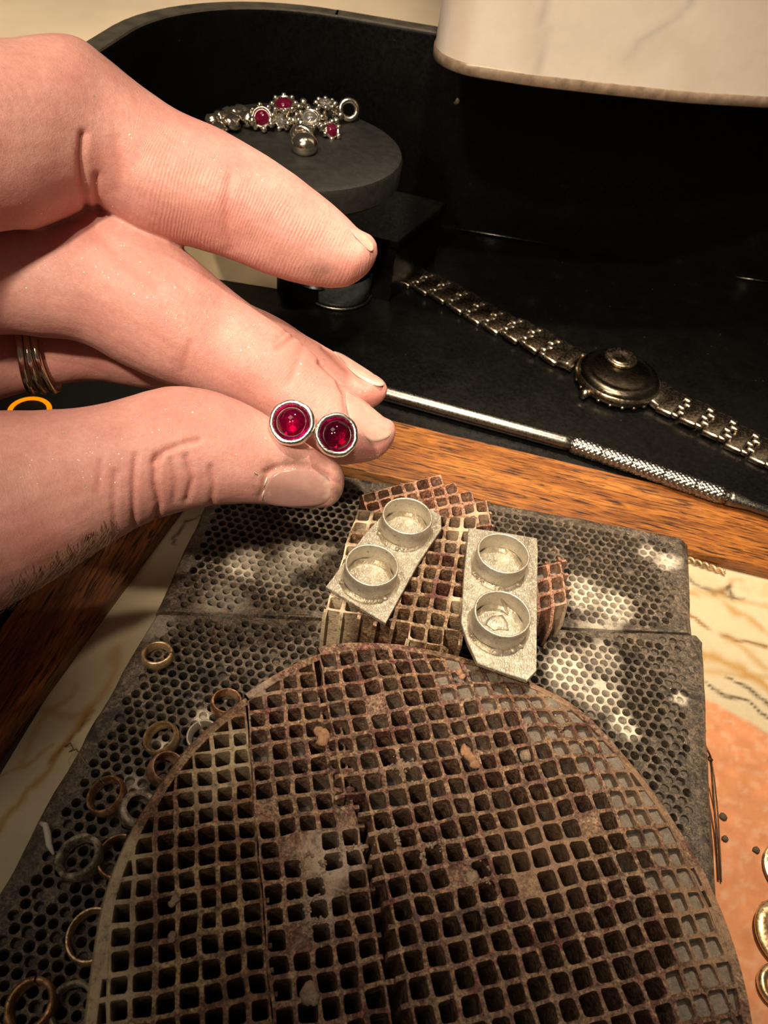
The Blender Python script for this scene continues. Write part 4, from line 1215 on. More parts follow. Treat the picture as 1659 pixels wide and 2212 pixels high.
# ---- perforated ceramic board, broken across into two pieces
ZT, ZBD = 1.0, 0.015
crackL, crackR = np.array([-4.66, 7.35]), np.array([5.62, 10.0])
def crack_pts(n=40):
    out = []
    for k in range(n + 1):
        t = k / n; p = crackL + (crackR - crackL) * t
        out.append(p + np.array([0, 0.05 * math.sin(k * 2.3) + 0.05 * math.sin(k * 0.9 + 1)]) * (1 if 0 < k < n else 0))
    return out
def board_piece(label, outline, margins, seed, offset=0.0, ash=()):
    """outline must be convex (CCW); hexagonal array of round holes"""
    sp = 0.186; rg = random.Random(seed); W = Welder()
    c0 = np.array([-4.78, 12.0]); ex = unit(np.array([10.2, 0.75])); ey = np.array([-ex[1], ex[0]])
    lo = np.array(outline)
    cen = lo.mean(0)
    ins = []
    n = len(outline)
    big = [tuple(p) for p in outline]
    for k in range(n):                                   # inset polygon: cut along every edge moved inward
        a, b = np.array(outline[k]), np.array(outline[(k + 1) % n]); d = unit(b - a)
        n1 = np.array([-d[1], d[0]]); p = a + n1 * margins[k]
        big = clip_poly(big, [tuple(p - d * 60), tuple(p + d * 60), tuple(p + d * 60 + n1 * 60), tuple(p - d * 60 + n1 * 60)])
    ins = big
    def to_ins(q_):
        best_, bp = 1e9, None
        for k in range(len(ins)):
            a, b = np.array(ins[k]), np.array(ins[(k + 1) % len(ins)]); d = b - a
            t = min(1, max(0, float((q_ - a) @ d / max(1e-12, d @ d)))); c_ = a + d * t; e = np.linalg.norm(q_ - c_)
            if e < best_: best_, bp = e, c_
        return bp
    hx = [(math.cos(math.radians(30 + 60 * k)) * sp / math.sqrt(3), math.sin(math.radians(30 + 60 * k)) * sp / math.sqrt(3)) for k in range(6)]
    ring = []
    for k in range(6):
        a, b = hx[k], hx[(k + 1) % 6]; ring += [a, ((a[0] + b[0]) / 2, (a[1] + b[1]) / 2)]
    rows = int(16 / (sp * .866))
    for r in range(-4, rows):
        for c in range(-6, 64):
            o = c0 + ex * (c * sp + (r % 2) * sp / 2) - ey * (r * sp * .8660254)
            if not inside(o, [tuple(np.array(p) + (np.array(p) - cen) * .03) for p in outline]): continue
            hexp = [tuple(o + ex * x + ey * y) for x, y in ring]
            hidden = (math.hypot(o[0] - hc[0], o[1] - hc[1]) < 3.6)
            ins_all = all(inside(p, ins) for p in hexp)
            zj = lambda p: ZT + offset + 0.018 * math.sin(p[0] * 1.9 + p[1]) * math.cos(p[1] * 1.3)
            if not ins_all:
                pc = clip_poly(hexp, ins)
                if len(pc) >= 3 and abs(parea(pc)) > 1e-5: W.face([W.pt(p[0], p[1], zj(p)) for p in pc])
                continue
            A = [W.pt(p[0], p[1], zj(p)) for p in hexp]
            if hidden or rg.random() < 0.012:
                W.face(A); continue
            q0 = rg.uniform(0.92, 1.08); R_ = 0.071 * q0; ov = rg.uniform(-.008, .008); ow = rg.uniform(-.008, .008)
            def hp(k_): return [o + ex * (math.cos(math.radians(30 + 30 * m_)) * R_ * k_ + ov) + ey * (math.sin(math.radians(30 + 30 * m_)) * R_ * k_ + ow) for m_ in range(12)]
            pd = rg.uniform(.05, .2) if rg.random() < 0.22 or o[0] > 4.6 else 0.62
            if o[0] > 4.75 and rg.random() < .75: pd = rg.uniform(.02, .06)
            h0, h1 = hp(1.06), hp(0.94)
            B = [W.pt(p[0], p[1], zj(p) + .003) for p in h0]; C_ = [W.pt(p[0], p[1], zj(p) - 0.028) for p in h1]
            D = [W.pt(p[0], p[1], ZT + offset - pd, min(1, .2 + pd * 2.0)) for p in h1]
            for k in range(12):
                k2 = (k + 1) % 12
                W.face((A[k], A[k2], B[k2], B[k])); W.face((B[k], B[k2], C_[k2], C_[k])); W.face((C_[k], C_[k2], D[k2], D[k]))
            W.face(D)
    vv = list(W.v); ff = list(W.f); dp = list(W.deep)
    n0 = len(vv); dense = []; densei = []
    for k in range(n):
        a, b = np.array(outline[k]), np.array(outline[(k + 1) % n])
        m_ = max(2, int(np.linalg.norm(b - a) / 0.15))
        for t in range(m_):
            dense.append(a + (b - a) * t / m_); densei.append(to_ins(dense[-1]))
    nd = len(dense)
    for k in range(nd):
        w_ = (vnoise(np.array([[dense[k][0] * 2.6, dense[k][1] * 2.6, seed]]), 5)[0] - .5) * 0.045
        q_ = dense[k] + unit(densei[k] - dense[k]) * max(0.003, w_ + .01)
        z_ = ZT + offset
        vv += [(*densei[k], z_ + 0.018 * math.sin(densei[k][0] * 1.9 + densei[k][1]) * math.cos(densei[k][1] * 1.3)), (*(q_ * .7 + densei[k] * .3), z_), (*q_, z_ - .07), (*q_, z_ - .5), (*q_, ZBD)]
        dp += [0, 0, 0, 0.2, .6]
    for k in range(nd):
        k2 = (k + 1) % nd
        for m_ in range(4): ff.append((n0 + k * 5 + m_, n0 + k * 5 + m_ + 1, n0 + k2 * 5 + m_ + 1, n0 + k2 * 5 + m_))
    ff.append(tuple(n0 + k * 5 + 4 for k in range(nd)))
    vv = np.array(vv); dp = np.array(dp)
    vv[:, 2] += (fbm(vv * 5, seed, 3) - .5) * 0.03 * (vv[:, 2] > ZT - .1)
    root = thing('soldering_board', label, 'soldering board', base_of(vv), 'halves of the broken perforated board')
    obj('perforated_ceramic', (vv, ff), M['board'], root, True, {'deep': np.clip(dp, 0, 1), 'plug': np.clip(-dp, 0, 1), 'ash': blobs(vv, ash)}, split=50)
    return root
rear = [(-4.62, 7.37), (0.5, 8.72), (5.42, 9.98), (5.46, 12.45), (5.30, 12.64), (-4.70, 11.80), (-4.80, 11.70), (-4.78, 10.1)]
front_o = [(-4.72, 3.50), (-4.30, 3.10), (-4.72, -3.0), (5.5, -3.0), (5.60, 5.3), (5.60, 9.90), (5.52, 10.0), (-4.62, 7.33)]
front_o = [(-4.62, -3.0), (5.45, -3.0), (5.54, 5.3), (5.62, 9.86), (5.54, 9.98), (0.5, 8.68), (-4.60, 7.33), (-4.70, 3.9)]
ashR = [(G(1260, 1280, 1), .55, .85), (G(1330, 1310, 1), .5, .8), (G(1440, 1210, 1), .35, .9), (G(1400, 1190, 1), .3, .6), (G(530, 1215, 1), .55, .7), (G(650, 1190, 1), .6, .75), (G(600, 1230, 1), .5, .5), (G(480, 1290, 1), .6, .35), (G(1300, 1360, 1), .5, .6), (G(690, 1180, 1), .4, .6)]
ashF = [(G(1225, 1450, 1), .6, .95), (G(1290, 1500, 1), .55, .8), (G(1340, 1555, 1), .3, 1.0), (G(1360, 1580, 1), .25, 1.0), (G(1470, 1510, 1), .18, .8), (G(1300, 1420, 1), .5, .6), (G(440, 1555, 1), .25, .9), (G(435, 1620, 1), .18, .9), (G(350, 1615, 1), .16, .8), (G(285, 1700, 1), .25, .5), (G(330, 1350, 1), .5, .35)]
bR = board_piece('rear piece of cracked sooty perforated soldering board, up against the oak edge', rear, [.03, .03, .3, .2, .22, .2, .22, .22], 31, 0.0, ashR)
bF = board_piece('front piece of cracked sooty perforated soldering board, under the round block and rings', front_o, [.2, .3, .3, .1, .03, .03, .22, .22], 32, 0.015, ashF)
pc_ = G(104, 1790, 1.0)
fl = thing('white_flake', 'curled white flake on the broken left edge of the board', 'flake', (pc_[0], pc_[1], 1.0))
obj('curl', tube([G(88, 1778, 1.1), G(98, 1782, 1.18), G(103, 1800, 1.12), G(106, 1825, 1.06), G(116, 1846, 1.05)], [.03, .045, .05, .045, .02], 8), M['flake'], fl)

# ================================================================== silver plates with soldered bezels
def plate(label, pxs, z, slope, cups, seed):
    poly = [G(x, y, z) for x, y in pxs]
    if parea([tuple(p[:2]) for p in poly]) < 0: poly = poly[::-1]
    c = np.mean([p[:2] for p in poly], 0)
    zf = lambda x, y: z + slope[0] * (x - c[0]) + slope[1] * (y - c[1])
    dense = []
    for k in range(len(poly)):
        a, b = poly[k][:2], poly[(k + 1) % len(poly)][:2]; m_ = max(1, int(np.linalg.norm(b - a) / .18))
        for t in range(m_): dense.append(a + (b - a) * t / m_)
    root = thing('silver_plate', label, 'jewelry piece', (c[0], c[1], z - .04), 'silver plates with two soldered bezels')
    obj('backplate', prism(dense, lambda x, y: zf(x, y) - 0.075, zf, 0.012), M['silver_sheet'], root, True, split=30)
    rg = random.Random(seed)
    for (px, py, D, h, gap) in cups:
        zr = z + h
        cr = G(px, py, zr); cc = np.array([cr[0], cr[1], zf(cr[0], cr[1])])
        nrm = unit(np.array([-slope[0], -slope[1], 1]))
        R_ = D / 2; w_ = 0.042; ph = rg.uniform(0, 6)
        wob = lambda t: 1 + 0.010 * math.sin(2 * t + ph) + 0.006 * math.sin(5 * t + ph)
        bz = obj('bezel', lathe([(R_ - w_, 0.0), (R_ - w_, h - .012), (R_ - w_ * .75, h), (R_ - w_ * .25, h), (R_, h - .012), (R_ + .004, 0.0)], cc, nrm, 56, wob, close_prof=True), M['silver_cup'], root, True, split=60)
        # solder fillet inside and outside, with lumps
        fil = MB()
        fil.add(lathe([(R_ - w_ + .005, 0.07), (R_ - w_ - 0.02, 0.045), (R_ - w_ - 0.05, 0.012), (R_ - w_ - .07, 0.0)], cc, nrm, 40, lambda t: 1 + 0.05 * math.sin(4 * t + ph) + .03 * math.sin(9 * t)))
        fil.add(lathe([(R_ - .002, 0.05), (R_ + 0.02, 0.025), (R_ + 0.05, 0.006), (R_ + .065, -0.003)], cc, nrm, 40, lambda t: 1 + 0.03 * math.sin(3 * t + ph) + .02 * math.sin(7 * t)))
        for k in range(5):
            q_ = -math.pi / 2 + rg.uniform(-1.1, 1.1)
            pp = cc + np.array([math.cos(q_), math.sin(q_), 0]) * (R_ + .03)
            fil.add(crumb(pp + np.array([0, 0, .02]), rg.uniform(.03, .055), rg.randrange(99), (1, 1, .6), 9, 6))
        obj('solder_fillet', fil.out(), M['solder'], root)
        if gap:
            obj('seam', tube([G(px - 6, py - 52, zr) + np.array([0, 0, -.02]), G(px - 2, py - 30, z + .2), G(px + 8, py - 6, z + .05), G(px + 12, py + 2, z + .03)], [0.03, .028, .024, .012], 8), M['solder'], root)
            obj('solder_pool', crumb(G(px - 10, py + 22, z + .015), .15, 5, (1.2, 1.1, .16), 14, 8), M['silver_sheet'], root)
    return root
ZP1, ZP2 = 2.62, 2.74
plate('left silver plate lying diagonally on the pale fragment, both cups clean inside', [(704, 1267), (833, 1346), (905, 1215), (954, 1142), (953, 1113), (935, 1102), (845, 1094), (790, 1150)], ZP1, (0, 0), [(880.4, 1113, .90, .40, False), (803.7, 1218.7, .905, .40, False)], 3)
plate('right silver plate with pointed end overhanging the round block, near cup holding solder', [(1013, 1139.5), (1090, 1150), (1160, 1162), (1162, 1190), (1159, 1449), (1139, 1470), (1085, 1452), (1031, 1432), (1010, 1388), (996, 1345), (1002, 1240)], ZP2, (0, 0.0), [(1088, 1193.6, .915, .40, False), (1086, 1324, .925, .40, True)], 4)

# ================================================================== loose rings on the board
def ring(label, px, py, z, Dpx, n_, h, w, m_key, gap=None, seed=0, crusty=0.0):
    c = G(px, py, z); D = Dpx * proj(c)[2] / F_PX; R_ = D / 2
    n_ = unit(np.array(n_)); cc = c - n_ * h
    rg = random.Random(seed); ph = rg.uniform(0, 6)
    wob = lambda t: 1 + 0.018 * math.sin(2 * t + ph) + crusty * math.sin(7 * t + ph)
    prof_ = [(R_ - w, 0.02), (R_ - w, h - .02), (R_ - w * .7, h), (R_ - w * .3, h), (R_, h - .02), (R_ + .012, h * .5), (R_, .02), (R_ - w * .5, 0)]
    if gap is not None:
        g0 = gap; vf = lathe(prof_, cc, n_, 44, wob, g0 + 0.06, g0 + 2 * math.pi - 0.06, close_prof=True)
    else: vf = lathe(prof_, cc, n_, 44, wob, close_prof=True)
    v_ = np.array(vf[0])
    if crusty: v_ = v_ + ((fbm(v_ * 9, seed, 3) - .5) * 0.10 * crusty * 10)[:, None] * np.array([.5, .5, .5])
    o = obj('jump_ring', (v_, vf[1]), M[m_key], None, True, split=50)
    return tag(o, label, 'ring', 'loose metal rings on the soldering board')
ring('split brass ring nearest the cracked left edge of the board, topmost of the loose rings', 339, 1408, 1.26, 66, (-0.05, 0.1, 1), .2, .06, 'brass_ring', 0.25, 1)
ring('copper-coloured ring half hidden behind the upper rim of the round block', 490, 1512, 1.27, 66, (0.1, 0.15, 1), .2, .05, 'copper_ring', None, 2)
ring('pale brass ring standing clear between the topmost ring and the round block', 343, 1590, 1.28, 76, (-.30, -.10, 1), .22, .055, 'pale_ring', None, 3)
ring('silvery ring partly under the upper left rim of the round block', 437, 1586, 1.26, 72, (-.2, -.1, 1), .2, .05, 'silver_cup', 2.2, 4)
ring('brown ring tipped up against the round block below the pale brass ring', 364, 1655, 1.30, 74, (0.45, 0.15, 1), .26, .05, 'copper_ring', None, 5)
ring('large brown split ring lying apart near the left edge of the board', 225, 1714, 1.28, 84, (-.28, -.05, 1), .2, .055, 'copper_ring', 2.3, 6)
ring('crusted grey ring leaning between the large brown ring and the round block', 302, 1742, 1.28, 78, (0.30, 0.1, 1), .26, .09, 'grey_ring', None, 7, 0.02)
ring('corroded ring with a whitish flaking side beside the notch in the board', 165, 1846, 1.27, 98, (-.30, .0, 1), .2, .075, 'grey_ring', None, 8, 0.012)
ring('thin brown ring half covered by the block next to the corroded ring', 256, 1848, 1.26, 96, (-.1, .0, 1), .18, .045, 'copper_ring', 1.6, 9)
ring('dull yellowish ring in the shade left of the pale rim, midway down', 196, 2018, 1.26, 112, (-.12, .0, 1), .18, .05, 'brass_ring', None, 10)
ring('heavy brown ring in the dark at the bottom left corner of the board', 61, 2168, 1.27, 108, (-.2, .0, 1), .2, .07, 'copper_ring', 1.8, 11)
ring('blackened crusty ring beside the pale rim at the bottom edge', 152, 2172, 1.26, 100, (-.1, .0, 1), .18, .06, 'grey_ring', None, 12, 0.015)

# ---- things on the marbled laminate
def loose_ring(label, px, py, Dpx, w, m_key, flat=True):
    c = G(px, py, 0.12); D = Dpx * proj(c)[2] / F_PX
    o = obj('metal_ring', lathe([(D / 2 - w + w * math.cos(t), 0.075 * math.sin(t)) for t in np.linspace(0, 2 * math.pi, 12, endpoint=False)], (c[0], c[1], 0.08), (0.05, -.05, 1), 48, close_prof=True), M[m_key])
    return tag(o, label, 'ring', 'rings on the orange patch of the bench top')
loose_ring('thick pale brass ring on the orange patch at the right edge', 1705, 2020, 150, .16, 'pale_ring')
loose_ring('thin pale ring just below the thick brass ring at the right edge', 1682, 2130, 90, .075, 'pale_ring')
cd = G(1716, 1882, 0.1)
disc = obj('metal_disc', lathe([(0, .10), (.44, .10), (.5, .085), (.52, .05), (.5, .015), (0, .012)], (cd[0], cd[1], 0), (0, 0, 1), 40), M['pale_ring'], None, True, split=40)
tag(disc, 'flat pale metal disc at the right edge of the orange patch', 'disc')
hook = thing('binding_wire', 'long rusty wire loop lying along the right edge of the board', 'wire', tuple(G(1550, 1760, 0.0)))
pw_ = [G(1524, 1612, .75), G(1533, 1630, .60), G(1537, 1660, .45), G(1541, 1720, .25), G(1547, 1790, .12), G(1550, 1850, .06), G(1553, 1900, .06)]
obj('strand', tube(pw_, .019, 8), M['wire'], hook)
pw2 = [G(1535, 1632, .5), G(1543, 1680, .3), G(1551, 1760, .12), G(1556, 1850, .05), G(1558, 1905, .05)]
obj('strand', tube(pw2, .013, 8), M['wire'], hook)
obj('knot', crumb(G(1534, 1640, .55), .05, 4), M['wire'], hook)
tw = thing('twisted_wire', 'short piece of twisted brass wire between the board corner and the oak', 'wire', tuple(G(1530, 1225, 0)))
a_, b_ = G(1487, 1208, .09), G(1566, 1236, .07); d_ = unit(b_ - a_); u_, w_, _ = frame(d_)
L_ = np.linalg.norm(b_ - a_)
for ph in (0, math.pi):
    obj('strand', tube([a_ + d_ * L_ * t + (u_ * math.cos(t * 16 + ph) + w_ * math.sin(t * 16 + ph)) * .042 for t in np.linspace(0, 1, 60)], .034, 8), M['brass_ring'], tw)
for (x, y, r, lab) in ((1562, 1764, .07, 'dark brown grain of debris next to the wire loop'), (1567, 1812, .06, 'glinting speck of dark debris just below the wire loop'), (1634, 1836, .06, 'angular dark grain alone on the orange patch'), (1522, 1578, .035, 'tiny dark grain on the edge of the orange patch by the board')):
    p = G(x, y, r * .4); o = obj('debris_grain', crumb(p, r, int(x), (1, 1, .6)), M['crumb']); tag(o, lab, 'debris', 'grains of debris on the bench top')
p = G(1650, 1955, .06); o = obj('silver_bead', ball(p, .06, 12, 8), M['chain_silver']); tag(o, 'tiny bright silver bead beside the thick brass ring', 'bead')
hs_ = [G(140, 1612, .02), G(152, 1605, .1), G(158, 1618, .14), G(150, 1624, .2), G(165, 1618, .7), G(172, 1628, 1.03), G(182, 1645, 1.04), G(188, 1652, 1.03)]
o = obj('loose_hair', tube(hs_, .012, 6), M['hair']); tag(o, 'short dark hair caught on the left edge of the board', 'hair')

# ================================================================== the hand
def finger(stations, tip, depth_ratio=0.92, n=28):
    """stations: ((top px), (bottom px), depth): a limb whose outline runs through both points"""
    rings, cen, rad = [], [], []
    for (t_, b_, d_) in stations:
        A = P(*t_, d_); B = P(*b_, d_); c = (A + B) / 2; up = (A - B) / 2
        r = np.linalg.norm(up); view = unit(ray((t_[0] + b_[0]) / 2, (t_[1] + b_[1]) / 2))
        vd = unit(view - unit(up) * view.dot(unit(up)))
        cen.append(c); rad.append(r); rings.append((c, up, vd * r * depth_ratio))
    v, f = [], []
    # densify the rings with Catmull-Rom
    dense = []
    K = len(rings)
    for i in range(K - 1):
        p0, p1, p2, p3 = rings[max(i - 1, 0)], rings[i], rings[i + 1], rings[min(i + 2, K - 1)]
        for t in np.linspace(0, 1, 4, endpoint=False):
            dense.append(tuple(0.5 * ((2 * p1[k]) + (-p0[k] + p2[k]) * t + (2 * p0[k] - 5 * p1[k] + 4 * p2[k] - p3[k]) * t * t + (-p0[k] + 3 * p1[k] - 3 * p2[k] + p3[k]) * t ** 3) for k in range(3)))
    dense.append(rings[-1])
    for (c, u, w) in dense:
        for k in range(n):
            q_ = 2 * math.pi * k / n
            v.append(c + u * math.cos(q_) + w * math.sin(q_))
    for i in range(len(dense) - 1):
        for k in range(n):
            k2 = (k + 1) % n
            f.append((i * n + k, i * n + k2, (i + 1) * n + k2, (i + 1) * n + k))
    # rounded end
    c, u, w = dense[-1]; T = P(*tip[:2], tip[2]); L = T - c
    for s in (0.45, 0.75, 0.93):
        k_ = math.sqrt(max(0, 1 - s * s)); n0 = len(v)
        for k in range(n):
            q_ = 2 * math.pi * k / n
            v.append(c + L * s + u * math.cos(q_) * k_ + w * math.sin(q_) * k_)
        for k in range(n):
            k2 = (k + 1) % n; f.append((n0 - n + k, n0 - n + k2, n0 + k2, n0 + k))
    n0 = len(v); v.append(T)
    for k in range(n): f.append((n0 - n + k, n0 - n + (k + 1) % n, n0))
    f.append(tuple(range(n))[::-1])
    return v, f, [d_[0] for d_ in dense] + [T], [np.linalg.norm(d_[1]) for d_ in dense] + [0.2]
INDEX = finger([((-330, 90), (-300, 600), 10.2), ((-160, 92), (-150, 530), 10.7), ((0, 107), (8, 491), 11.2), ((90, 98), (75, 486), 11.6), ((165, 100), (140, 462), 11.9), ((232, 142), (205, 440), 12.1),
    ((300, 193), (250, 462), 12.3), ((385, 246), (310, 500), 12.5), ((480, 287), (398, 526), 12.7), ((580, 343), (492, 555), 12.9), ((655, 395), (572, 588), 13.05), ((725, 450), (650, 612), 13.2), ((774, 497), (716, 621), 13.3)], (810, 568, 13.35), 0.95)
MIDDLE = finger([((-330, 400), (-330, 790), 11.9), ((-150, 440), (-150, 745), 12.4), ((0, 470), (0, 722), 12.8), ((110, 462), (95, 729), 13.0), ((215, 452), (175, 740), 13.1), ((320, 492), (262, 786), 13.2),
    ((420, 561), (345, 824), 13.3), ((490, 622), (415, 848), 13.4), ((560, 673), (485, 872), 13.45), ((628, 722), (550, 902), 13.5), ((690, 778), (608, 945), 13.55), ((745, 835), (668, 990), 13.6), ((797, 873), (735, 1003), 13.62), ((830, 902), (790, 998), 13.62)], (852, 950, 13.6), 0.95)
THUMB = finger([((-420, 880), (-380, 1640), 11.0), ((-220, 884), (-220, 1480), 11.2), ((-60, 886), (-50, 1352), 11.5), ((60, 886), (70, 1283), 11.7), ((150, 882), (150, 1232), 11.8), ((235, 868), (228, 1180), 11.9), ((310, 846), (300, 1138), 12.0),
    ((375, 834), (365, 1113), 12.1), ((450, 842), (440, 1096), 12.2), ((520, 866), (515, 1088), 12.3), ((590, 905), (585, 1091), 12.4), ((650, 948), (645, 1099), 12.45), ((705, 984), (695, 1097), 12.5)], (746, 1046, 12.5), 0.86)
RINGF = finger([((-330, 640), (-330, 900), 13.6), ((-100, 680), (-100, 892), 14.0), ((0, 690), (22, 856), 14.2), ((110, 690), (120, 832), 14.3), ((210, 670), (212, 822), 14.5), ((320, 640), (330, 840), 14.7), ((430, 628), (415, 825), 14.85),
    ((520, 650), (480, 832), 15.0), ((600, 686), (550, 850), 15.1), ((665, 728), (610, 868), 15.15), ((725, 762), (675, 882), 15.2), ((780, 800), (740, 890), 15.2)], (834, 856, 15.2), 0.9)
LITTLE = finger([((-330, 690), (-330, 860), 15.4), ((0, 705), (10, 830), 15.8), ((200, 690), (200, 815), 16.1), ((320, 690), (320, 815), 16.3), ((420, 715), (400, 825), 16.4), ((500, 760), (470, 850), 16.5)], (540, 825, 16.5), 0.9)
palm = MB()
for fg in (INDEX, MIDDLE, THUMB, RINGF, LITTLE): palm.add(fg[:2])
# palm and wrist, outside the frame
pk = finger([((-330, 60), (-330, 1380), 13.2), ((-600, 120), (-600, 1450), 12.7), ((-900, 300), (-950, 1420), 12.2), ((-1150, 450), (-1250, 1350), 11.8), ((-1400, 520), (-1500, 1320), 11.4)], (-1650, 950, 11.3), 0.30, 40)
palm.add(pk[:2])
fv, ff_ = palm.out()
me = bpy.data.meshes.new('hand_raw'); me.from_pydata(fv, [], ff_); me.update()
ho = bpy.data.objects.new('hand_raw', me); COL.objects.link(ho)
md = ho.modifiers.new('r', 'REMESH'); md.mode = 'VOXEL'; md.voxel_size = 0.042; md.use_smooth_shade = True
dg = bpy.context.evaluated_depsgraph_get()
ev = ho.evaluated_get(dg); m2 = ev.to_mesh()
hv = np.empty(len(m2.vertices) * 3); m2.vertices.foreach_get('co', hv); hv = hv.reshape(-1, 3)
hf = [tuple(p.vertices) for p in m2.polygons]
he = np.empty(len(m2.edges) * 2, dtype=np.int64); m2.edges.foreach_get('vertices', he); he = he.reshape(-1, 2)
ev.to_mesh_clear(); bpy.data.objects.remove(ho)
deg = np.bincount(he.ravel(), minlength=len(hv)).astype(float)
def smooth(vals, it, lam=0.5):
    for _ in range(it):
        acc = np.zeros_like(vals)
        np.add.at(acc, he[:, 0], vals[he[:, 1]]); np.add.at(acc, he[:, 1], vals[he[:, 0]])
        vals = vals + lam * (acc / deg.reshape(-1, *([1] * (vals.ndim - 1))) - vals)
    return vals
hv = smooth(hv, 5)
def vnormals(v, f):
    q_ = np.array([x if len(x) == 4 else (*x, x[-1]) for x in f])
    n_ = np.cross(v[q_[:, 2]] - v[q_[:, 0]], v[q_[:, 3]] - v[q_[:, 1]])
    out = np.zeros_like(v)
    for k in range(4): np.add.at(out, q_[:, k], n_)
    return out / np.maximum(1e-12, np.linalg.norm(out, axis=1))[:, None]
hn = vnormals(hv, hf)
if ((hv - hv.mean(0)) * hn).sum(1).mean() < 0: hn = -hn; hf = [x[::-1] for x in hf]
# finger membership and distance along each finger
best = np.full(len(hv), 1e9); along = np.zeros(len(hv)); which = np.zeros(len(hv), int)
for fi, fg in enumerate((INDEX, MIDDLE, THUMB, RINGF, LITTLE)):
    cl = np.array(fg[2]); rd = np.array(fg[3]); s0 = 0.0
    for k in range(len(cl) - 1):
        a, b = cl[k], cl[k + 1]; d = b - a; L = np.linalg.norm(d)
        if L < 1e-6: continue
        t = np.clip(((hv - a) @ d) / (L * L), 0, 1)
        q_ = np.linalg.norm(hv - (a + t[:, None] * d), axis=1) / max(.25, rd[k])
        m_ = q_ < best; best[m_] = q_[m_]; along[m_] = s0 + t[m_] * L; which[m_] = fi
        s0 += L
along = smooth(along, 12)
pp = proj(hv)
facing = ((CAM - hv) / np.linalg.norm(CAM - hv, axis=1)[:, None] * hn).sum(1) > -0.1
def pix_line(pxs, wd, fi):
    d, t = seg_dist(np.stack([pp[:, 0], pp[:, 1], pp[:, 0] * 0], 1), [np.array(p, float) for p in pxs])
    return np.exp(-(d / wd) ** 2) * facing * (which == fi)
disp = np.zeros(len(hv))
CREASE = [(0, [(182, 290), (176, 335), (180, 395), (188, 450)], 9, .035), (0, [(215, 462), (206, 425), (210, 380)], 8, .025), (0, [(497, 385), (490, 440), (488, 500), (498, 535)], 10, .014), (0, [(250, 300), (262, 360), (255, 410)], 14, .010),
    (2, [(293, 985), (288, 1050), (291, 1140)], 6, .022), (2, [(338, 985), (334, 1040), (345, 1090), (338, 1125)], 7, .030), (2, [(402, 985), (416, 1035), (404, 1080)], 6, .024), (2, [(455, 1010), (462, 1050), (456, 1090)], 6, .018),
    (2, [(330, 1000), (355, 975), (395, 958), (430, 950)], 6, .022), (2, [(250, 1020), (246, 1080), (250, 1150)], 7, .010), (2, [(370, 990), (380, 1040), (376, 1080)], 6, .012), (2, [(220, 990), (212, 1060)], 7, .008),
    (1, [(600, 752), (618, 738), (640, 722), (652, 700)], 7, .018), (1, [(596, 738), (612, 722), (628, 705)], 5, .010), (1, [(692, 782), (730, 815), (745, 850), (750, 890)], 6, .03), (1, [(655, 745), (640, 790), (622, 830)], 8, .008), (1, [(395, 800), (400, 770), (412, 740)], 8, .010), (1, [(170, 470), (260, 560), (330, 620)], 20, .012),
    (2, [(575, 1020), (600, 1008), (640, 1003), (690, 1008), (716, 1022)], 8, .022), (2, [(566, 1070), (572, 1040), (585, 1020)], 7, .022), (3, [(700, 750), (740, 790), (790, 830)], 7, .02)]
for fi, px_, wd, am in CREASE: disp -= pix_line(px_, wd, fi) * am * 2.0
# knuckle fullness between creases and slow unevenness
disp += (fbm(hv * 0.9, 91, 3) - .5) * 0.05 + (fbm(hv * 3.0, 92, 3) - .5) * 0.018
def pix_blob(x, y, rx, ry, fi=None, soft=0.5):
    r = np.sqrt(((pp[:, 0] - x) / rx) ** 2 + ((pp[:, 1] - y) / ry) ** 2)
    k = (1 - sstep(soft, 1.0, r)) * facing
    return k if fi is None else k * (which == fi)
disp += pix_blob(95, 400, 130, 130, 0, .1) * 0.05 + pix_blob(330, 400, 90, 110, 0, .1) * .03 + pix_blob(620, 500, 110, 90, 0, .1) * .03
disp += pix_blob(640, 770, 70, 60, 1, .1) * .02 - pix_blob(650, 1055, 75, 40, 2, .2) * .02
disp -= pix_blob(780, 890, 60, 45, 1, .2) * .02
hv = hv + hn * disp[:, None]
# fingers of the pinch press on the bezels: keep them just clear of each other
hn = vnormals(hv, hf)
creaseA = np.zeros(len(hv))
for fi, px_, wd, am in CREASE: creaseA = np.maximum(creaseA, pix_line(px_, max(4, wd * .6), fi) * min(1, am / .022))
red = np.clip(creaseA * .75 + pix_blob(640, 770, 110, 90, 1, .1) * .55 + pix_blob(560, 880, 90, 60, 1, .1) * .3 + pix_blob(740, 590, 90, 60, 0, .1) * .6 + pix_blob(400, 480, 250, 90, 0, .1) * .40 + pix_blob(60, 1180, 160, 120, 2, .1) * .55 + pix_blob(790, 980, 80, 40, 1, .1) * .6 + pix_blob(420, 900, 160, 60, 2, .1) * .35 + pix_blob(800, 860, 60, 40, 3, .1) * .5 + pix_blob(80, 440, 160, 80, 0, .1) * .35 + pix_blob(330, 1060, 80, 60, 2, .1) * .25 + pix_blob(300, 560, 120, 70, 1, .1) * .3 + (which == 3) * .35, 0, 1)
grime = np.clip(pix_blob(690, 590, 60, 30, 0, .1) * .55 + pix_blob(640, 1000, 120, 45, 2, .2) * .65 + pix_blob(735, 1050, 40, 70, 2, .2) * .85 + pix_blob(560, 1050, 30, 50, 2, .2) * .4 + pix_blob(640, 1098, 110, 18, 2, .2) * .6 + pix_blob(580, 470, 14, 22, 0, .1) * .6 + pix_blob(795, 900, 50, 30, 1, .3) * .25 + pix_blob(530, 1075, 80, 40, 2, .1) * .30 + pix_line([(742, 836), (752, 880), (775, 935), (800, 960), (840, 945)], 6, 1) * .5, 0, 1)
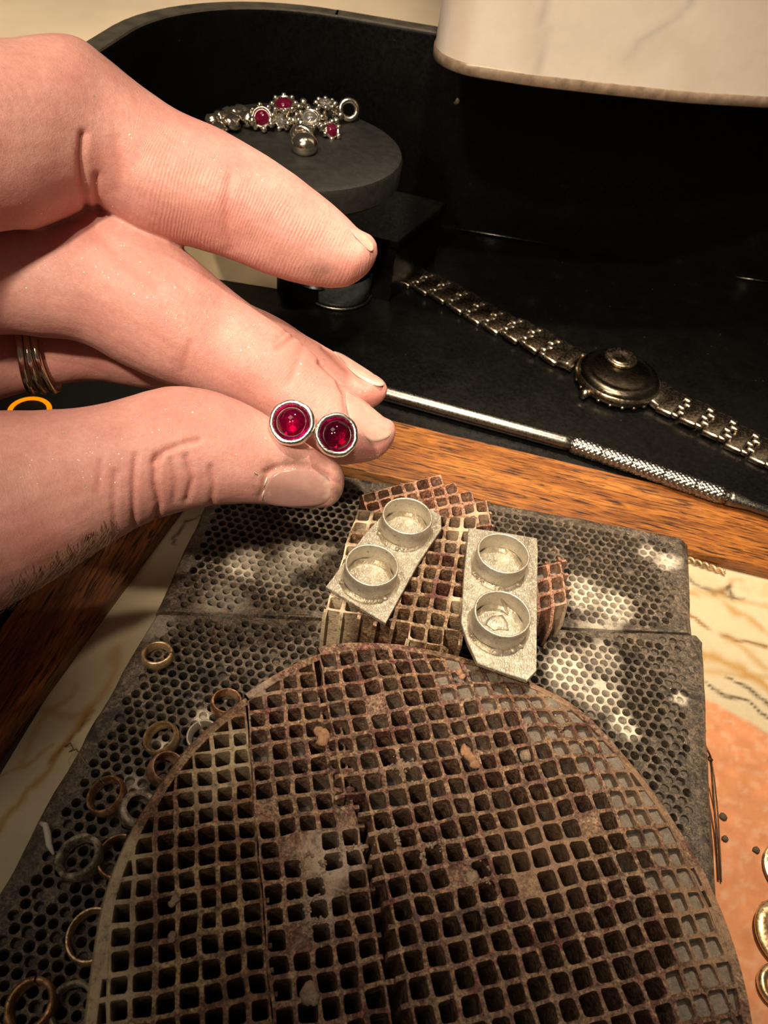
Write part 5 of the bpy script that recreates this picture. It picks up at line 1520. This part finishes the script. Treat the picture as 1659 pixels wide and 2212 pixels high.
dustA = np.clip(pix_blob(650, 995, 130, 60, 2, .2) * 1.0 + pix_blob(735, 1030, 45, 80, 2, .2) * .9 + pix_blob(560, 860, 120, 70, 1, .1) * .55 + pix_blob(450, 690, 260, 140, 1, .1) * .35 + pix_blob(800, 960, 80, 50, 1, .2) * .7 + pix_blob(160, 600, 140, 80, 1, .1) * .3 + 0.1, 0, 1)
cutA = np.maximum(np.clip(pix_line([(180, 1170), (192, 1162), (202, 1155)], 4.5, 2), 0, 1), pix_blob(196, 1158, 9, 7, 2, .3))
# ridged skin on the palm side of the index finger and the finger pads
ridge = np.clip((which == 0) * sstep(-0.55, 0.25, -(hn @ unit(P(400, 250, 12) - P(400, 520, 12)))) * (0.12 + .88 * sstep(250, 340, pp[:, 0])) + (which == 1) * 0.25 * sstep(300, 420, pp[:, 0]) + (which == 2) * 0.12, 0, 1)
hand = thing('hand', "left hand of a person holding two stud earrings between thumb and middle finger", 'hand', (-6, 10, 3.0))
body = obj('skin', (hv, hf), M['skin'], hand, True, {'along': along, 'red': red, 'grime': grime, 'dust': dustA, 'cut': cutA, 'ridge': ridge})
bvh = BVHTree.FromPolygons([Vector(p) for p in hv], hf)
def surf(px, py, dflt):
    r = ray(px, py); L = np.linalg.norm(r)
    h = bvh.ray_cast(Vector(CAM), Vector(r / L))
    if h[0] is None: return P(px, py, dflt), None
    return np.array(h[0]), np.array(h[1])
def nail(name, pxs, dflt, m_key, lift=0.030, free=None, nsub=5):
    ol = resample([np.array(p, float) for p in pxs], 40)
    for _ in range(2): ol = [(ol[i - 1] + 2 * ol[i] + ol[(i + 1) % len(ol)]) / 4 for i in range(len(ol))]
    c = sum(ol) / len(ol)
    hits = []
    for p in list(ol) + [c]:
        s_, n_ = surf(p[0], p[1], dflt); hits.append((p, s_, n_))
    good = [proj(h[1])[2] for h in hits if h[2] is not None and abs(proj(h[1])[2] - dflt) < 0.9]
    A = np.array([[h[0][0], h[0][1], h[0][0] ** 2 * 1e-3, h[0][1] ** 2 * 1e-3, h[0][0] * h[0][1] * 1e-3, 1] for h in hits if h[2] is not None and abs(proj(h[1])[2] - dflt) < 0.9])
    # smooth quadratic depth fit: a nail plate is one even curve
    extra = []
    for s in (.3, .6, .85):
        for p in ol:
            q_ = c + (p - c) * s; s_, n_ = surf(q_[0], q_[1], dflt)
            if n_ is not None and abs(proj(s_)[2] - dflt) < 0.9: extra.append((q_, proj(s_)[2]))
    A = np.array([[q_[0], q_[1], q_[0] ** 2 * 1e-3, q_[1] ** 2 * 1e-3, q_[0] * q_[1] * 1e-3, 1] for q_, _ in extra]); B = np.array([d for _, d in extra])
    co_, *_r = np.linalg.lstsq(A, B, rcond=None)
    dep = lambda p: float(np.dot(co_, [p[0], p[1], p[0] ** 2 * 1e-3, p[1] ** 2 * 1e-3, p[0] * p[1] * 1e-3, 1]))
    v, f, ed = [], [], []
    S_ = [1.0, 0.97, 0.88, 0.7, 0.45, 0.2]
    for si, s in enumerate(S_):
        for k, p in enumerate(ol):
            q_ = c + (p - c) * s
            up = (-0.035 if si == 0 else lift * (1 - s ** 4) + 0.010)
            v.append(P(q_[0], q_[1], dep(q_) - up))
            e_ = 0.0
            if free is not None:
                dd = min(math.hypot(q_[0] - fx, q_[1] - fy) for fx, fy in free)
                e_ = float(1 - sstep(4, 14, dd)) * 0.8
            ed.append(e_)
    m_ = len(ol)
    for si in range(len(S_) - 1):
        for k in range(m_):
            k2 = (k + 1) % m_; f.append((si * m_ + k, si * m_ + k2, (si + 1) * m_ + k2, (si + 1) * m_ + k))
    n0 = len(v); v.append(P(c[0], c[1], dep(c) - lift - .01)); ed.append(0)
    for k in range(m_): f.append(((len(S_) - 1) * m_ + k, (len(S_) - 1) * m_ + (k + 1) % m_, n0))
    return obj(name, (v, f), M[m_key], hand, True, {'edge': np.array(ed)})
nail('nail', [(566, 1068), (573, 1044), (586, 1025), (604, 1016), (640, 1012), (682, 1016), (706, 1024), (717, 1040), (724, 1060), (716, 1080), (690, 1092), (640, 1096), (592, 1093), (568, 1085)], 12.1, 'nail', 0.016, [(705, 1024), (714, 1040), (720, 1056), (713, 1074)])
nail('nail', [(744, 840), (764, 852), (785, 866), (813, 887), (839, 909), (852, 928), (844, 944), (822, 954), (802, 957), (781, 943), (760, 915), (749, 888)], 13.1, 'nail_pale', 0.025, [(852, 926), (845, 944), (824, 954), (840, 950), (803, 957)])
nail('nail', [(716, 756), (740, 764), (762, 778), (800, 802), (834, 828), (828, 837), (800, 832), (770, 812), (736, 780)], 14.7, 'nail_pale', 0.015, [(834, 828), (826, 838), (800, 832)])
nail('nail', [(748, 486), (764, 492), (788, 505), (806, 526), (809, 541), (802, 546), (786, 532), (768, 512)], 13.2, 'nail_pale', 0.015, [(806, 526), (809, 541), (802, 546), (788, 507)])
for pts_ in ([(578, 1030), (574, 1040), (570, 1052)], [(572, 1058), (568, 1068), (567, 1080)], [(552, 1024), (550, 1018), (556, 1026)]):
    q3_ = [surf(x, y, 12.1) for x, y in pts_]
    obj('cuticle_flake', tube([h[0] + (h[1] if h[1] is not None else 0) * 0.012 for h in q3_], [.008, .016, .006], 6), M['flake'], hand)
# fine hair along the thumb's lower edge
hm = MB(); rh = random.Random(9)
for _ in range(170):
    t = rh.random(); x = 20 + 230 * t + rh.uniform(-12, 12); y = 1318 - 150 * t + rh.uniform(-60, -6)
    s_, n_ = surf(x, y, 11.5)
    if n_ is None: continue
    dvec = P(x - 22 * rh.uniform(.3, 1), y + 34 * rh.uniform(.5, 1.1), 11.5) - P(x, y, 11.5)
    d_ = unit(dvec - n_ * dvec.dot(n_)) * rh.uniform(.18, .38)
    hm.add(tube([s_ - n_ * .01, s_ + d_ * .45 + n_ * .05, s_ + d_ + n_ * .06], [.0035, .003, .0012], 4, False))
o = obj('hair', hm.out(), M['hair'], hand); o['kind'] = 'stuff'
# ring worn on the ring finger
a_, b_ = P(40, 775, 14.2), P(160, 765, 14.35); ax_ = unit(b_ - a_)
rc_ = P(84, 766, 14.27)
worn = thing('finger_ring', 'banded silver ring worn on the ring finger, in the hollow of the hand', 'ring', tuple(rc_))
u_, w_, _ = frame(ax_)
Rr = 0.5 * 152 * 14.2 / F_PX + 0.01
for k, off in enumerate((-0.17, -0.01, 0.15)):
    ph = k * 2.0
    obj('band', lathe([(Rr + 0.065 * math.cos(t) + .02, 0.068 * math.sin(t)) for t in np.linspace(0, 2 * math.pi, 10, endpoint=False)], rc_ + ax_ * off, unit(ax_ + w_ * .05 * (k - 1)), 48, lambda t: 1 + .02 * math.sin(4 * t + ph), close_prof=True), M['chain_silver'], worn)

# ================================================================== the two stud earrings
def stud(label, px, py, Dpx, depth, axis_cam, m_gem_, seed):
    c = P(px, py, depth); D = Dpx * depth / F_PX; R_ = D / 2
    n_ = unit(ROT @ np.array(axis_cam))
    root = thing('stud_earring', label, 'earring', tuple(c - n_ * .30), 'pair of red stud earrings held in the fingers')
    rg = random.Random(seed); ph = rg.uniform(0, 6)
    wob = lambda t: 1 + .012 * math.sin(3 * t + ph) + .010 * math.sin(7 * t + 2 * ph) + .006 * math.sin(13 * t)
    obj('bezel_cup', lathe([(0, -.24), (R_ * .80, -.24), (R_ * .96, -.20), (R_ * 1.03, -.10), (R_ * 1.02, -.03), (R_ * .97, .012), (R_ * .84, .015), (R_ * .765, -.02), (R_ * .745, -.06)] + [(R_ * .745 * math.cos(t), -.07 - .115 * math.sin(t)) for t in np.linspace(.15, math.pi / 2, 9)], c, n_, 56, wob), M['bezel'], root)
    rc2 = R_ * .735; dome = [(rc2 * math.cos(t), -.075 + rc2 * .80 * math.sin(t)) for t in np.linspace(0, math.pi / 2, 14)]
    obj('cabochon', lathe([(rc2 * math.cos(t), -.075 + .10 * math.sin(t)) for t in np.linspace(-math.pi / 2, -0.1, 10)] + dome, c, n_, 48), M[m_gem_], root)
    obj('post', tube([c - n_ * .23, c - n_ * .75], .035, 10), M['bezel'], root)
    return root
M['ruby2'] = m_gem('red_gemstone_darker', (0.55, 0.0, 0.14), 0.97)
stud('left stud earring with red cabochon glowing bright pink, between thumb and middle finger', 629, 911, 99, 11.85, (-0.04, 0.14, 1), 'ruby', 1)
stud('right stud earring with darker red cabochon, nearest the fingertip nail', 728, 938, 95, 11.95, (0.28, 0.08, 1), 'ruby2', 2)

# ------------------------------------------------------------------ centimetres -> metres
for me in list(bpy.data.meshes):
    if me.users == 0: bpy.data.meshes.remove(me); continue
    me.transform(Matrix.Scale(S, 4))
for o in bpy.data.objects:
    if o.type in ('MESH', 'EMPTY'):
        o.location = o.location * S
        if o.type == 'EMPTY': o.empty_display_size = 0.005
